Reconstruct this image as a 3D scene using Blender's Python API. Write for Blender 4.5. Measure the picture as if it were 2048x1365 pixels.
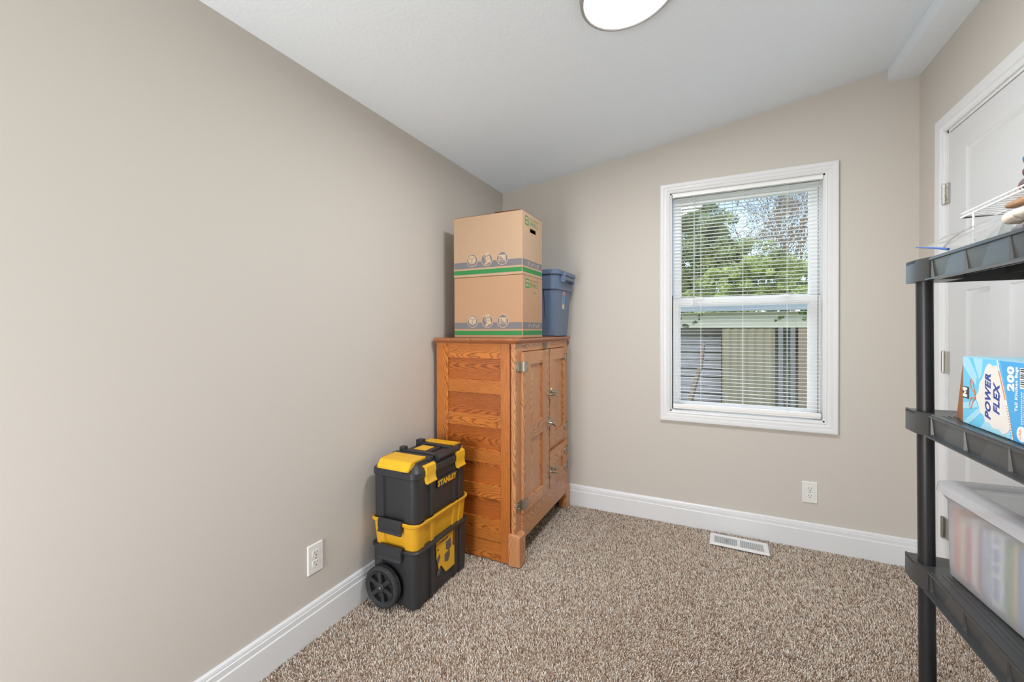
import bpy, bmesh, math, random
import numpy as np
from mathutils import Matrix, Vector, noise as mnoise

# ------------------------------------------------------------------ camera, world, light, exposure
for o in list(bpy.data.objects):
    bpy.data.objects.remove(o, do_unlink=True)
SC = bpy.context.scene
COL = SC.collection
CAM = (1.4101, -2.7663, 1.19)
FPX, YAW, PITCH, ROLL, VY = 841.07, -0.4501, 0.0058, -0.0023, -17.9
cd = bpy.data.cameras.new('camera')
cam = bpy.data.objects.new('camera', cd)
COL.objects.link(cam)
cd.sensor_fit = 'HORIZONTAL'
cd.sensor_width = 36.0
cd.lens = FPX / 2048 * 36.0
cd.shift_y = VY / 2048
cd.clip_start = 0.05
cd.clip_end = 200
_cy, _sy, _cp, _sp = math.cos(YAW), math.sin(YAW), math.cos(PITCH), math.sin(PITCH)
_f = Vector((_sy * _cp, _cy * _cp, -_sp))
_r = Vector((_cy, -_sy, 0))
_u = _r.cross(_f)
_r2 = math.cos(ROLL) * _r + math.sin(ROLL) * _u
_u2 = -math.sin(ROLL) * _r + math.cos(ROLL) * _u
cam.matrix_world = Matrix(((_r2.x, _u2.x, -_f.x, CAM[0]), (_r2.y, _u2.y, -_f.y, CAM[1]),
                           (_r2.z, _u2.z, -_f.z, CAM[2]), (0, 0, 0, 1)))
SC.camera = cam

world = bpy.data.worlds.new('world')
SC.world = world
world.use_nodes = True
wn = world.node_tree
wn.nodes.clear()
wo = wn.nodes.new('ShaderNodeOutputWorld')
wb = wn.nodes.new('ShaderNodeBackground')
ws = wn.nodes.new('ShaderNodeTexSky')
ws.sky_type = 'NISHITA'
ws.sun_disc = False
ws.sun_elevation = math.radians(42)
ws.sun_rotation = math.radians(200)
ws.air_density = 1.0
ws.dust_density = 1.5
ws.ozone_density = 3.5
wb.inputs['Strength'].default_value = 0.36
wn.links.new(ws.outputs[0], wb.inputs['Color'])
wn.links.new(wb.outputs[0], wo.inputs['Surface'])

sun_d = bpy.data.lights.new('sun', 'SUN')
sun_d.energy = 2.5
sun_d.angle = math.radians(6)
sun_d.color = (1.0, 0.96, 0.9)
sun = bpy.data.objects.new('sun', sun_d)
COL.objects.link(sun)
sun.rotation_euler = (math.radians(40), 0, math.radians(-155))

# unseen fill light added behind the camera to brighten ceiling and door
dl = bpy.data.lights.new('rear_fill_light', 'AREA')
dl.shape = 'RECTANGLE'
dl.size = 0.72
dl.size_y = 1.5
dl.energy = 26
dl.color = (1.0, 1.0, 0.98)
dlo = bpy.data.objects.new('rear_fill_light', dl)
COL.objects.link(dlo)
dlo.location = (0.44, -3.74, 0.85)
dlo.rotation_euler = (math.radians(122), 0, math.radians(-12))

LAMP_STRENGTH = 60.0
SC.view_settings.view_transform = 'Standard'
SC.view_settings.look = 'None'
SC.view_settings.exposure = 0.61
SC.view_settings.gamma = 1.0
SC.view_settings.use_curve_mapping = False

R = random.Random(7)

# ------------------------------------------------------------------ helpers: colour and materials
def lin(c):
    c = c / 255.0
    return c / 12.92 if c <= 0.04045 else ((c + 0.055) / 1.055) ** 2.4

def rgb(r, g, b):
    return (lin(r), lin(g), lin(b), 1.0)

MATS = {}
def mat(name, col, rough=0.5, metal=0.0, spec=0.5, bump=None, mottle=None, coat=0.0):
    """principled material; bump=(scale, strength, distance), mottle=(scale, amount)"""
    if name in MATS:
        return MATS[name]
    m = bpy.data.materials.new(name)
    m.use_nodes = True
    nt = m.node_tree
    p = nt.nodes['Principled BSDF']
    p.inputs['Base Color'].default_value = col
    p.inputs['Roughness'].default_value = rough
    p.inputs['Metallic'].default_value = metal
    p.inputs['Specular IOR Level'].default_value = spec
    if coat:
        p.inputs['Coat Weight'].default_value = coat
        p.inputs['Coat Roughness'].default_value = 0.2
    tc = nt.nodes.new('ShaderNodeTexCoord')
    if mottle:
        n = nt.nodes.new('ShaderNodeTexNoise')
        n.inputs['Scale'].default_value = mottle[0]
        n.inputs['Detail'].default_value = 4
        nt.links.new(tc.outputs['Object'], n.inputs['Vector'])
        mx = nt.nodes.new('ShaderNodeMixRGB')
        mx.blend_type = 'MIX'
        k = mottle[1]
        mx.inputs[1].default_value = tuple(max(0, c * (1 - k)) for c in col[:3]) + (1,)
        mx.inputs[2].default_value = tuple(min(1, c * (1 + k)) for c in col[:3]) + (1,)
        nt.links.new(n.outputs['Fac'], mx.inputs[0])
        nt.links.new(mx.outputs[0], p.inputs['Base Color'])
    if bump:
        n = nt.nodes.new('ShaderNodeTexNoise')
        n.inputs['Scale'].default_value = bump[0]
        n.inputs['Detail'].default_value = 5
        nt.links.new(tc.outputs['Object'], n.inputs['Vector'])
        b = nt.nodes.new('ShaderNodeBump')
        b.inputs['Strength'].default_value = bump[1]
        b.inputs['Distance'].default_value = bump[2]
        nt.links.new(n.outputs['Fac'], b.inputs['Height'])
        nt.links.new(b.outputs[0], p.inputs['Normal'])
    MATS[name] = m
    return m

def oak(name, grain, cross, light, dark, rough=0.38):
    """oak with cathedral figure: grain axis, cross axis as 0/1/2"""
    if name in MATS:
        return MATS[name]
    m = bpy.data.materials.new(name)
    m.use_nodes = True
    nt = m.node_tree
    N, L = nt.nodes, nt.links
    p = N['Principled BSDF']
    p.inputs['Roughness'].default_value = rough
    tc = N.new('ShaderNodeTexCoord')
    oi = N.new('ShaderNodeObjectInfo')
    sep = N.new('ShaderNodeSeparateXYZ')
    L.new(tc.outputs['Object'], sep.inputs[0])
    def math_(op, a, b=None, c=None):
        n = N.new('ShaderNodeMath')
        n.operation = op
        for i, v in enumerate((a, b, c)):
            if v is None:
                continue
            if isinstance(v, (int, float)):
                n.inputs[i].default_value = v
            else:
                L.new(v, n.inputs[i])
        return n.outputs[0]
    rnd = math_('MULTIPLY', oi.outputs['Random'], 7.3)
    g = math_('ADD', sep.outputs[grain], rnd)
    cs = sep.outputs[cross]
    if cross != 2 and grain == 2:
        cs = math_('ADD', sep.outputs[0], sep.outputs[1])
    elif grain == 1 and cross == 0:
        cs = math_('ADD', sep.outputs[0], sep.outputs[2])
    c = math_('ADD', cs, math_('MULTIPLY', oi.outputs['Random'], 0.37))
    cmb = N.new('ShaderNodeCombineXYZ')
    L.new(math_('MULTIPLY', g, 5.0), cmb.inputs[0])
    L.new(math_('MULTIPLY', c, 16.0), cmb.inputs[1])
    L.new(rnd, cmb.inputs[2])
    nz = N.new('ShaderNodeTexNoise')
    nz.inputs['Scale'].default_value = 1.0
    nz.inputs['Detail'].default_value = 3
    L.new(cmb.outputs[0], nz.inputs['Vector'])
    wob = math_('SUBTRACT', nz.outputs['Fac'], 0.5)
    vp = math_('PINGPONG', c, 0.062)
    f1 = math_('MULTIPLY', math_('MULTIPLY', vp, vp), 2300.0)
    f2 = math_('MULTIPLY', g, 17.0)
    f = math_('ADD', math_('SUBTRACT', f1, f2), math_('MULTIPLY', wob, 6.0))
    s = math_('FRACT', f)
    tri = math_('ABSOLUTE', math_('SUBTRACT', math_('MULTIPLY', s, 2.0), 1.0))
    line = math_('POWER', tri, 2.5)
    # fine pores
    cmb2 = N.new('ShaderNodeCombineXYZ')
    L.new(math_('MULTIPLY', g, 18.0), cmb2.inputs[0])
    L.new(math_('MULTIPLY', c, 420.0), cmb2.inputs[1])
    L.new(rnd, cmb2.inputs[2])
    nz2 = N.new('ShaderNodeTexNoise')
    nz2.inputs['Scale'].default_value = 1.0
    nz2.inputs['Detail'].default_value = 2
    L.new(cmb2.outputs[0], nz2.inputs['Vector'])
    pores = math_('MULTIPLY', math_('SUBTRACT', nz2.outputs['Fac'], 0.45), 0.9)
    fac = math_('ADD', math_('MULTIPLY', line, 0.80), math_('ADD', pores, math_('MULTIPLY', wob, 0.35)))
    fac = math_('ADD', fac, math_('MULTIPLY', math_('SUBTRACT', oi.outputs['Random'], 0.5), 0.25))
    cr = N.new('ShaderNodeValToRGB')
    cr.color_ramp.elements[0].position = 0.0
    cr.color_ramp.elements[0].color = light
    cr.color_ramp.elements[1].position = 0.95
    cr.color_ramp.elements[1].color = dark
    L.new(fac, cr.inputs[0])
    L.new(cr.outputs[0], p.inputs['Base Color'])
    b = N.new('ShaderNodeBump')
    b.inputs['Strength'].default_value = 0.25
    b.inputs['Distance'].default_value = 0.0006
    b.invert = True
    L.new(fac, b.inputs['Height'])
    L.new(b.outputs[0], p.inputs['Normal'])
    p.inputs['Coat Weight'].default_value = 0.25
    p.inputs['Coat Roughness'].default_value = 0.25
    MATS[name] = m
    return m

def clear_mat(name, tint, trans=0.85, gloss_rough=0.08, diff=0.0, diffcol=(1, 1, 1, 1), refr=0.0, refr_rough=0.3):
    m = bpy.data.materials.new(name)
    m.use_nodes = True
    nt = m.node_tree
    N, L = nt.nodes, nt.links
    N.remove(N['Principled BSDF'])
    out = N['Material Output']
    tr = N.new('ShaderNodeBsdfTransparent')
    tr.inputs['Color'].default_value = tint
    gl = N.new('ShaderNodeBsdfGlossy')
    gl.inputs['Roughness'].default_value = gloss_rough
    # two-sided Schlick reflectance of a thin sheet
    ge = N.new('ShaderNodeNewGeometry')
    dt = N.new('ShaderNodeVectorMath')
    dt.operation = 'DOT_PRODUCT'
    L.new(ge.outputs['Incoming'], dt.inputs[0])
    L.new(ge.outputs['Normal'], dt.inputs[1])
    def mth(op, a, b=0.0):
        n = N.new('ShaderNodeMath')
        n.operation = op
        for i, v in enumerate((a, b)):
            if isinstance(v, float):
                n.inputs[i].default_value = v
            else:
                L.new(v, n.inputs[i])
        return n.outputs[0]
    fz = mth('ADD', mth('MULTIPLY', mth('POWER', mth('SUBTRACT', 1.0, mth('ABSOLUTE', dt.outputs['Value'])), 5.0), 0.9), 0.035)
    mx = N.new('ShaderNodeMixShader')
    L.new(fz, mx.inputs[0])
    last = tr.outputs[0]
    if refr:
        rf = N.new('ShaderNodeBsdfRefraction')
        rf.inputs['Roughness'].default_value = refr_rough
        rf.inputs['IOR'].default_value = 1.12
        rf.inputs['Color'].default_value = tint
        m0 = N.new('ShaderNodeMixShader')
        m0.inputs[0].default_value = refr
        L.new(last, m0.inputs[1])
        L.new(rf.outputs[0], m0.inputs[2])
        last = m0.outputs[0]
    if diff:
        df = N.new('ShaderNodeBsdfDiffuse')
        df.inputs['Color'].default_value = diffcol
        tl = N.new('ShaderNodeBsdfTranslucent')
        tl.inputs['Color'].default_value = diffcol
        m2 = N.new('ShaderNodeMixShader')
        m2.inputs[0].default_value = 0.45
        L.new(df.outputs[0], m2.inputs[1])
        L.new(tl.outputs[0], m2.inputs[2])
        m1 = N.new('ShaderNodeMixShader')
        m1.inputs[0].default_value = diff
        L.new(last, m1.inputs[1])
        L.new(m2.outputs[0], m1.inputs[2])
        last = m1.outputs[0]
    L.new(last, mx.inputs[1])
    L.new(gl.outputs[0], mx.inputs[2])
    L.new(mx.outputs[0], out.inputs['Surface'])
    MATS[name] = m
    return m

# ------------------------------------------------------------------ helpers: geometry
class MB:
    def __init__(self):
        self.bm = bmesh.new()

    def box(self, x0, y0, z0, x1, y1, z1, bev=0.0, seg=2, M=None):
        v = [self.bm.verts.new(p) for p in ((x0, y0, z0), (x1, y0, z0), (x1, y1, z0), (x0, y1, z0),
                                            (x0, y0, z1), (x1, y0, z1), (x1, y1, z1), (x0, y1, z1))]
        fs = [(0, 3, 2, 1), (4, 5, 6, 7), (0, 1, 5, 4), (1, 2, 6, 5), (2, 3, 7, 6), (3, 0, 4, 7)]
        F = [self.bm.faces.new([v[i] for i in f]) for f in fs]
        if M:
            for q in v:
                q.co = M @ q.co
        if bev:
            es = list({e for f in F for e in f.edges})
            bmesh.ops.bevel(self.bm, geom=es, offset=bev, segments=seg, affect='EDGES', profile=0.5)
        return self

    def poly(self, pts, fn, w0, w1):
        """prism of the 2D outline pts; fn(u, v, w) -> xyz"""
        a = [self.bm.verts.new(fn(u, v, w0)) for u, v in pts]
        b = [self.bm.verts.new(fn(u, v, w1)) for u, v in pts]
        n = len(pts)
        try:
            self.bm.faces.new(a[::-1])
            self.bm.faces.new(b)
        except ValueError:
            pass
        for i in range(n):
            self.bm.faces.new((a[i], a[(i + 1) % n], b[(i + 1) % n], b[i]))
        return self

    def rect(self, u0, v0, u1, v1, fn, w0, w1):
        return self.poly([(u0, v0), (u1, v0), (u1, v1), (u0, v1)], fn, w0, w1)

    def disc(self, cu, cv, r, fn, w0, w1, n=28, a0=0, a1=2 * math.pi, rin=0):
        if rin:
            k = max(3, int(n * abs(a1 - a0) / (2 * math.pi)))
            for i in range(k):
                t0 = a0 + (a1 - a0) * i / k
                t1 = a0 + (a1 - a0) * (i + 1) / k
                self.poly([(cu + r * math.cos(t0), cv + r * math.sin(t0)), (cu + r * math.cos(t1), cv + r * math.sin(t1)),
                           (cu + rin * math.cos(t1), cv + rin * math.sin(t1)), (cu + rin * math.cos(t0), cv + rin * math.sin(t0))], fn, w0, w1)
            return self
        return self.poly([(cu + r * math.cos(a0 + (a1 - a0) * i / n), cv + r * math.sin(a0 + (a1 - a0) * i / n)) for i in range(n)], fn, w0, w1)

    def stroke(self, pts, wd, fn, w0, w1):
        """one ribbon of width wd along the 2D polyline"""
        rings = []
        for i, (x, y) in enumerate(pts):
            a, c = pts[max(i - 1, 0)], pts[min(i + 1, len(pts) - 1)]
            l = math.hypot(c[0] - a[0], c[1] - a[1]) or 1e-9
            nx, ny = -(c[1] - a[1]) / l * wd / 2, (c[0] - a[0]) / l * wd / 2
            rings.append([fn(x + nx, y + ny, w0), fn(x - nx, y - ny, w0), fn(x - nx, y - ny, w1), fn(x + nx, y + ny, w1)])
        return self.loft(rings)

    def loft(self, rings, cap0=True, cap1=True, close=False):
        vs = [[self.bm.verts.new(p) for p in r] for r in rings]
        n = len(rings[0])
        prs = list(zip(vs[:-1], vs[1:]))
        if close:
            prs.append((vs[-1], vs[0]))
        for a, b in prs:
            for i in range(n):
                self.bm.faces.new((a[i], a[(i + 1) % n], b[(i + 1) % n], b[i]))
        if not close:
            if cap0:
                self.bm.faces.new(vs[0][::-1])
            if cap1:
                self.bm.faces.new(vs[-1])
        return self

    def tube(self, pts, r, n=8, closed=False, flat=1.0):
        pts = [Vector(p) for p in pts]
        rs = r if isinstance(r, (list, tuple)) else [r] * len(pts)
        rings = []
        prev = None
        for i, p in enumerate(pts):
            if closed:
                d = pts[(i + 1) % len(pts)] - pts[i - 1]
            else:
                d = pts[min(i + 1, len(pts) - 1)] - pts[max(i - 1, 0)]
            d.normalize()
            if prev is None:
                a = d.cross(Vector((0, 0, 1)))
                if a.length < 0.1:
                    a = d.cross(Vector((1, 0, 0)))
            else:
                a = prev - d * prev.dot(d)
            a.normalize()
            prev = a
            b = d.cross(a)
            rings.append([p + a * math.cos(t) * rs[i] + b * math.sin(t) * rs[i] * flat for t in [2 * math.pi * k / n for k in range(n)]])
        self.loft(rings, close=closed)
        return self

    def cyl(self, p0, p1, r, n=24, r1=None):
        return self.tube([p0, p1], [r, r if r1 is None else r1], n)

    def lathe(self, prof, c, axis='z', n=40):
        """prof: list of (radius, height) closed loop around the axis"""
        rings = []
        for k in range(n):
            t = 2 * math.pi * k / n
            ring = []
            for r, h in prof:
                a, b = r * math.cos(t), r * math.sin(t)
                q = {'z': (a, b, h), 'y': (a, h, b), 'x': (h, a, b)}[axis]
                ring.append((c[0] + q[0], c[1] + q[1], c[2] + q[2]))
            rings.append(ring)
        self.loft(rings, close=True)
        return self

    def extrude_profile(self, prof, fn, s0, s1):
        """prof: closed 2D outline swept from s0 to s1; fn(a, b, s) -> xyz"""
        self.loft([[fn(a, b, s0) for a, b in prof], [fn(a, b, s1) for a, b in prof]])
        return self

    def mesh(self, name):
        bmesh.ops.recalc_face_normals(self.bm, faces=self.bm.faces[:])
        me = bpy.data.meshes.new(name)
        self.bm.to_mesh(me)
        self.bm.free()
        return me

ORG = {}
def finish(me, smooth=35):
    if smooth:
        me.shade_smooth()
        me.set_sharp_from_angle(angle=math.radians(smooth))

def obj(name, mb, m, parent=None, smooth=35, label=None, local=False):
    """link the builder as one mesh object; room coordinates unless local"""
    me = mb.mesh(name) if isinstance(mb, MB) else mb
    o = bpy.data.objects.new(name, me)
    COL.objects.link(o)
    org = Vector((0, 0, 0))
    if parent is not None:
        o.parent = parent
        org = ORG[parent.name]
        if not local:
            me.transform(Matrix.Translation(-org))
    ORG[o.name] = org
    finish(me, smooth)
    if m:
        me.materials.append(m)
    if label:
        o['label'] = label
    if smooth and len(me.polygons) < 20000:
        wm = o.modifiers.new('weighted_normals', 'WEIGHTED_NORMAL')
        wm.keep_sharp = True
    return o

def thing(name, label, cat, loc=(0, 0, 0), rotz=0.0, group=None):
    o = bpy.data.objects.new(name, None)
    COL.objects.link(o)
    o.location = loc
    o.rotation_euler = (0, 0, rotz)
    o.empty_display_size = 0.1
    o['label'] = label
    o['category'] = cat
    if group:
        o['group'] = group
    ORG[o.name] = Vector(loc)
    return o

def solo(name, mb, m, label, cat, loc, group=None, smooth=35, kind=None):
    """a thing that is one mesh; origin moved to loc"""
    me = mb.mesh(name) if isinstance(mb, MB) else mb
    me.transform(Matrix.Translation(-Vector(loc)))
    o = bpy.data.objects.new(name, me)
    COL.objects.link(o)
    o.location = loc
    finish(me, smooth)
    me.materials.append(m)
    o['label'] = label
    o['category'] = cat
    if group:
        o['group'] = group
    if kind:
        o['kind'] = kind
    ORG[o.name] = Vector(loc)
    return o

def struct(name, mb=None, m=None, loc=(0, 0, 0), smooth=35):
    if mb is None:
        o = bpy.data.objects.new(name, None)
        COL.objects.link(o)
        o.location = loc
        o.empty_display_size = 0.1
        ORG[o.name] = Vector(loc)
    else:
        o = obj(name, mb, m, smooth=smooth)
    o['kind'] = 'structure'
    return o

def rrect(x0, y0, x1, y1, r, z, n=5):
    pts = []
    for cx, cy, a in ((x1 - r, y1 - r, 0), (x0 + r, y1 - r, 90), (x0 + r, y0 + r, 180), (x1 - r, y0 + r, 270)):
        for i in range(n + 1):
            t = math.radians(a + 90 * i / n)
            pts.append((cx + r * math.cos(t), cy + r * math.sin(t), z))
    return pts

def rr2(u0, v0, u1, v1, r, n=4):
    return [(p[0], p[1]) for p in rrect(u0, v0, u1, v1, r, 0, n)]

def smooth2(pts, k=4):
    """closed Catmull-Rom curve through the 2D points"""
    out = []
    n = len(pts)
    for i in range(n):
        p0, p1, p2, p3 = pts[i - 1], pts[i], pts[(i + 1) % n], pts[(i + 2) % n]
        for j in range(k):
            t = j / k
            out.append(tuple(0.5 * (2 * p1[d] + (p2[d] - p0[d]) * t + (2 * p0[d] - 5 * p1[d] + 4 * p2[d] - p3[d]) * t * t
                                    + (3 * p1[d] - p0[d] - 3 * p2[d] + p3[d]) * t ** 3) for d in (0, 1)))
    return out

def bars(mb, u0, v0, u1, v1, fn, w0, w1, n, rot=False):
    """a line of print too small to read: short marks"""
    rg = random.Random(int((u0 + v0) * 1e5))
    t = 0.0
    for k in range(n):
        a, c = k / n, (k + rg.uniform(0.45, 0.8)) / n
        if rot:
            mb.rect(u0, v0 + a * (v1 - v0), u1, v0 + c * (v1 - v0), fn, w0, w1)
        else:
            mb.rect(u0 + a * (u1 - u0), v0, u0 + c * (u1 - u0), v1, fn, w0, w1)

def text_into(mb, body, u0, v0, u1, v1, fn, w0, w1, bold=0.0, shear=0.0, rot=False):
    """letter shapes fitted to the box (u0,v0)-(u1,v1); rot: reading upward"""
    cu = bpy.data.curves.new('lettering', 'FONT')
    cu.body = body
    cu.size = 1.0
    cu.offset = bold
    cu.shear = shear
    cu.resolution_u = 3
    cu.space_character = 1.0 + 2.2 * bold
    to = bpy.data.objects.new('lettering', cu)
    COL.objects.link(to)
    bpy.context.view_layer.update()
    dg = bpy.context.evaluated_depsgraph_get()
    me = bpy.data.meshes.new_from_object(to.evaluated_get(dg))
    bpy.data.objects.remove(to, do_unlink=True)
    bpy.data.curves.remove(cu)
    co = [v.co.copy() for v in me.vertices]
    if not co:
        return
    xs = [c.x for c in co]
    ys = [c.y for c in co]
    ax, bx, ay, by = min(xs), max(xs), min(ys), max(ys)
    def mp(c, w):
        s = (c.x - ax) / max(bx - ax, 1e-6)
        t = (c.y - ay) / max(by - ay, 1e-6)
        if rot:
            u, v = u1 - t * (u1 - u0), v0 + s * (v1 - v0)
        else:
            u, v = u0 + s * (u1 - u0), v0 + t * (v1 - v0)
        return fn(u, v, w)
    top = [mb.bm.verts.new(mp(c, w1)) for c in co]
    for p in me.polygons:
        try:
            mb.bm.faces.new([top[i] for i in p.vertices])
        except ValueError:
            pass
    # side walls of the letters
    cnt = {}
    for p in me.polygons:
        vs = list(p.vertices)
        for a, b in zip(vs, vs[1:] + vs[:1]):
            cnt.setdefault((min(a, b), max(a, b)), []).append((a, b))
    low = {}
    for k, l in cnt.items():
        if len(l) == 1:
            a, b = l[0]
            for q in (a, b):
                if q not in low:
                    low[q] = mb.bm.verts.new(mp(co[q], w0))
            try:
                mb.bm.faces.new((top[a], low[a], low[b], top[b]))
            except ValueError:
                pass
    bpy.data.meshes.remove(me)

def sweep_frame(mb, a0, b0, a1, b1, prof, fn, open_bottom=False, zb=0.0):
    """mitred casing round the rectangle; prof closed list of (outward, height); fn(a,b,h)->xyz"""
    if open_bottom:
        rings = [[fn(a0 - d, zb, h) for d, h in prof], [fn(a0 - d, b1 + d, h) for d, h in prof],
                 [fn(a1 + d, b1 + d, h) for d, h in prof], [fn(a1 + d, zb, h) for d, h in prof]]
        mb.loft(rings)
    else:
        rings = [[fn(a0 - d, b0 - d, h) for d, h in prof], [fn(a0 - d, b1 + d, h) for d, h in prof],
                 [fn(a1 + d, b1 + d, h) for d, h in prof], [fn(a1 + d, b0 - d, h) for d, h in prof]]
        mb.loft(rings, close=True)
    return mb

# ------------------------------------------------------------------ shared materials
WALL = mat('greige_wall_paint', rgb(205, 199, 191), 0.75, bump=(120, 0.08, 0.002))
CEILM = mat('white_ceiling_paint', rgb(236, 243, 249), 0.85, bump=(70, 0.35, 0.004))
TRIM = mat('white_trim_paint', rgb(228, 229, 230), 0.35)
TRIMD = mat('white_door_paint', rgb(216, 217, 218), 0.45)
VINYL = mat('white_vinyl', rgb(238, 240, 242), 0.4)
CHROME = mat('brushed_nickel', rgb(190, 188, 182), 0.28, metal=1.0, bump=(200, 0.1, 0.001))
DARK = mat('dark_gap', rgb(38, 38, 40), 0.7)

W = 2.323
YF = -3.7
def zc(x):
    return 0.01371 * x * x + 0.11347 * x + 2.192

# ------------------------------------------------------------------ the room
m = bpy.data.materials.new('carpet_backing')
m.use_nodes = True
nt = m.node_tree
p = nt.nodes['Principled BSDF']
p.inputs['Roughness'].default_value = 0.95
p.inputs['Specular IOR Level'].default_value = 0.1
tc = nt.nodes.new('ShaderNodeTexCoord')
vo = nt.nodes.new('ShaderNodeTexVoronoi')
vo.inputs['Scale'].default_value = 190
cr = nt.nodes.new('ShaderNodeValToRGB')
cr.color_ramp.elements[0].color = rgb(96, 78, 66)
cr.color_ramp.elements[1].color = rgb(190, 172, 156)
nt.links.new(tc.outputs['Object'], vo.inputs['Vector'])
nt.links.new(vo.outputs['Color'], cr.inputs[0])
nt.links.new(cr.outputs[0], p.inputs['Base Color'])
bp = nt.nodes.new('ShaderNodeBump')
bp.inputs['Strength'].default_value = 0.6
bp.inputs['Distance'].default_value = 0.004
nt.links.new(vo.outputs['Distance'], bp.inputs['Height'])
nt.links.new(bp.outputs[0], p.inputs['Normal'])
struct('floor', MB().box(-0.12, YF - 0.1, -0.1, W + 0.12, 0.12, -0.010), m)

# pile of the carpet: short leaning tufts, far too many to count
def carpet():
    rng = np.random.default_rng(3)
    sp = 0.0056
    xs = np.arange(0.004, W - 0.004, sp)
    ys = np.arange(-2.35, -0.004, sp)
    X, Y = np.meshgrid(xs, ys)
    X = X.ravel() + rng.uniform(-.5, .5, X.size) * sp * 0.9
    Y = Y.ravel() + rng.uniform(-.5, .5, Y.size) * sp * 0.9
    n = X.size
    # slow drift of the lean, as left by a vacuum cleaner
    ph = np.sin(X * 3.1 + Y * 2.3) + np.sin(X * 1.3 - Y * 4.1 + 1.0)
    ang = rng.uniform(0, 2 * np.pi, n)
    ln = rng.uniform(0.001, 0.0045, n)
    tx = X + np.cos(ang) * ln + 0.0012 * ph
    ty = Y + np.sin(ang) * ln - 0.001 * ph
    h = rng.uniform(0.0045, 0.0084, n)
    r = rng.uniform(0.0018, 0.0028, n)
    a0 = rng.uniform(0, 2 * np.pi, n)
    V = np.zeros((n, 6, 3))
    for k in range(3):
        a = a0 + 2 * np.pi * k / 3
        V[:, k, 0] = X + r * np.cos(a)
        V[:, k, 1] = Y + r * np.sin(a)
        V[:, k, 2] = -0.0115
        a = a + 1.0
        V[:, 3 + k, 0] = tx + 0.55 * r * np.cos(a)
        V[:, 3 + k, 1] = ty + 0.55 * r * np.sin(a)
        V[:, 3 + k, 2] = -0.0095 + h + 0.001 * (k == 0)
    base = (np.arange(n) * 6)[:, None]
    F = [(0, 1, 4, 3), (1, 2, 5, 4), (2, 0, 3, 5)]
    Q = np.concatenate([base + np.array(f)[None, :] for f in F], axis=1).reshape(-1, 4)
    T = (base + np.array([3, 4, 5])[None, :])
    loops = np.concatenate([Q.ravel(), T.ravel()])
    ltot = np.concatenate([np.full(len(Q), 4), np.full(len(T), 3)])
    lstart = np.concatenate([[0], np.cumsum(ltot)[:-1]])
    me = bpy.data.meshes.new('carpet_pile')
    me.vertices.add(n * 6)
    me.vertices.foreach_set('co', V.reshape(-1).astype(np.float32))
    me.loops.add(len(loops))
    me.loops.foreach_set('vertex_index', loops.astype(np.int32))
    me.polygons.add(len(ltot))
    me.polygons.foreach_set('loop_start', lstart.astype(np.int32))
    me.polygons.foreach_set('loop_total', ltot.astype(np.int32))
    me.update(calc_edges=True)
    at = me.attributes.new('yarn', 'FLOAT', 'POINT')
    cl = rng.uniform(0, 1, n)
    at.data.foreach_set('value', np.repeat(cl, 6).astype(np.float32))
    m = bpy.data.materials.new('frieze_carpet_yarn')
    m.use_nodes = True
    nt = m.node_tree
    p = nt.nodes['Principled BSDF']
    p.inputs['Roughness'].default_value = 0.9
    p.inputs['Specular IOR Level'].default_value = 0.15
    a = nt.nodes.new('ShaderNodeAttribute')
    a.attribute_name = 'yarn'
    cr = nt.nodes.new('ShaderNodeValToRGB')
    e = cr.color_ramp.elements
    e[0].color = rgb(128, 100, 80)
    e[1].color = rgb(255, 252, 244)
    q = e.new(0.35)
    q.color = rgb(222, 196, 172)
    q = e.new(0.6)
    q.color = rgb(252, 236, 218)
    nt.links.new(a.outputs['Fac'], cr.inputs[0])
    nt.links.new(cr.outputs[0], p.inputs['Base Color'])
    o = bpy.data.objects.new('carpet_pile', me)
    COL.objects.link(o)
    me.materials.append(m)
    o['kind'] = 'stuff'
    o['label'] = 'mottled beige and brown twisted carpet pile covering the whole floor'
    o['category'] = 'carpet'
carpet()

struct('wall_left', MB().box(-0.12, YF, 0, 0, 0.14, 2.45), WALL)
# back wall with the window opening
wx0, wx1, wz0, wz1 = 1.160, 1.940, 0.686, 2.024
b = MB()
b.box(0, 0, 0, wx0, 0.14, 2.62)
b.box(wx1, 0, 0, W, 0.14, 2.62)
b.box(wx0, 0, 0, wx1, 0.14, wz0)
b.box(wx0, 0, wz1, wx1, 0.14, 2.62)
struct('wall_back', b, WALL)
# right wall with the door opening
dy0, dy1, dzt = -0.283, -1.035, 2.052
b = MB()
b.box(W, dy0, 0, W + 0.12, 0.14, 2.7)
b.box(W, YF, 0, W + 0.12, dy1, 2.7)
b.box(W, dy1, dzt, W + 0.12, dy0, 2.7)
struct('wall_right', b, WALL)
b = MB()
b.box(0, YF - 0.1, 0, 0.05, YF, 2.6)
b.box(0.85, YF - 0.1, 0, W, YF, 2.7)
b.box(0.05, YF - 0.1, 2.05, 0.85, YF, 2.6)
struct('wall_front', b, WALL)  # gap added in this unseen wall for the fill light
# ceiling rising gently to the right
xs = [-0.12 + (W + 0.24) * i / 16 for i in range(17)]
b = MB()
b.loft([[(x, YF - 0.1, zc(x)), (x, 0.14, zc(x)), (x, 0.14, zc(x) + 0.1), (x, YF - 0.1, zc(x) + 0.1)] for x in xs])
struct('ceiling', b, CEILM)
struct('trim_1', MB().box(2.2, YF, 2.446, W + 0.02, 0.02, 2.56), CEILM)   # boxed soffit along the right wall

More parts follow.
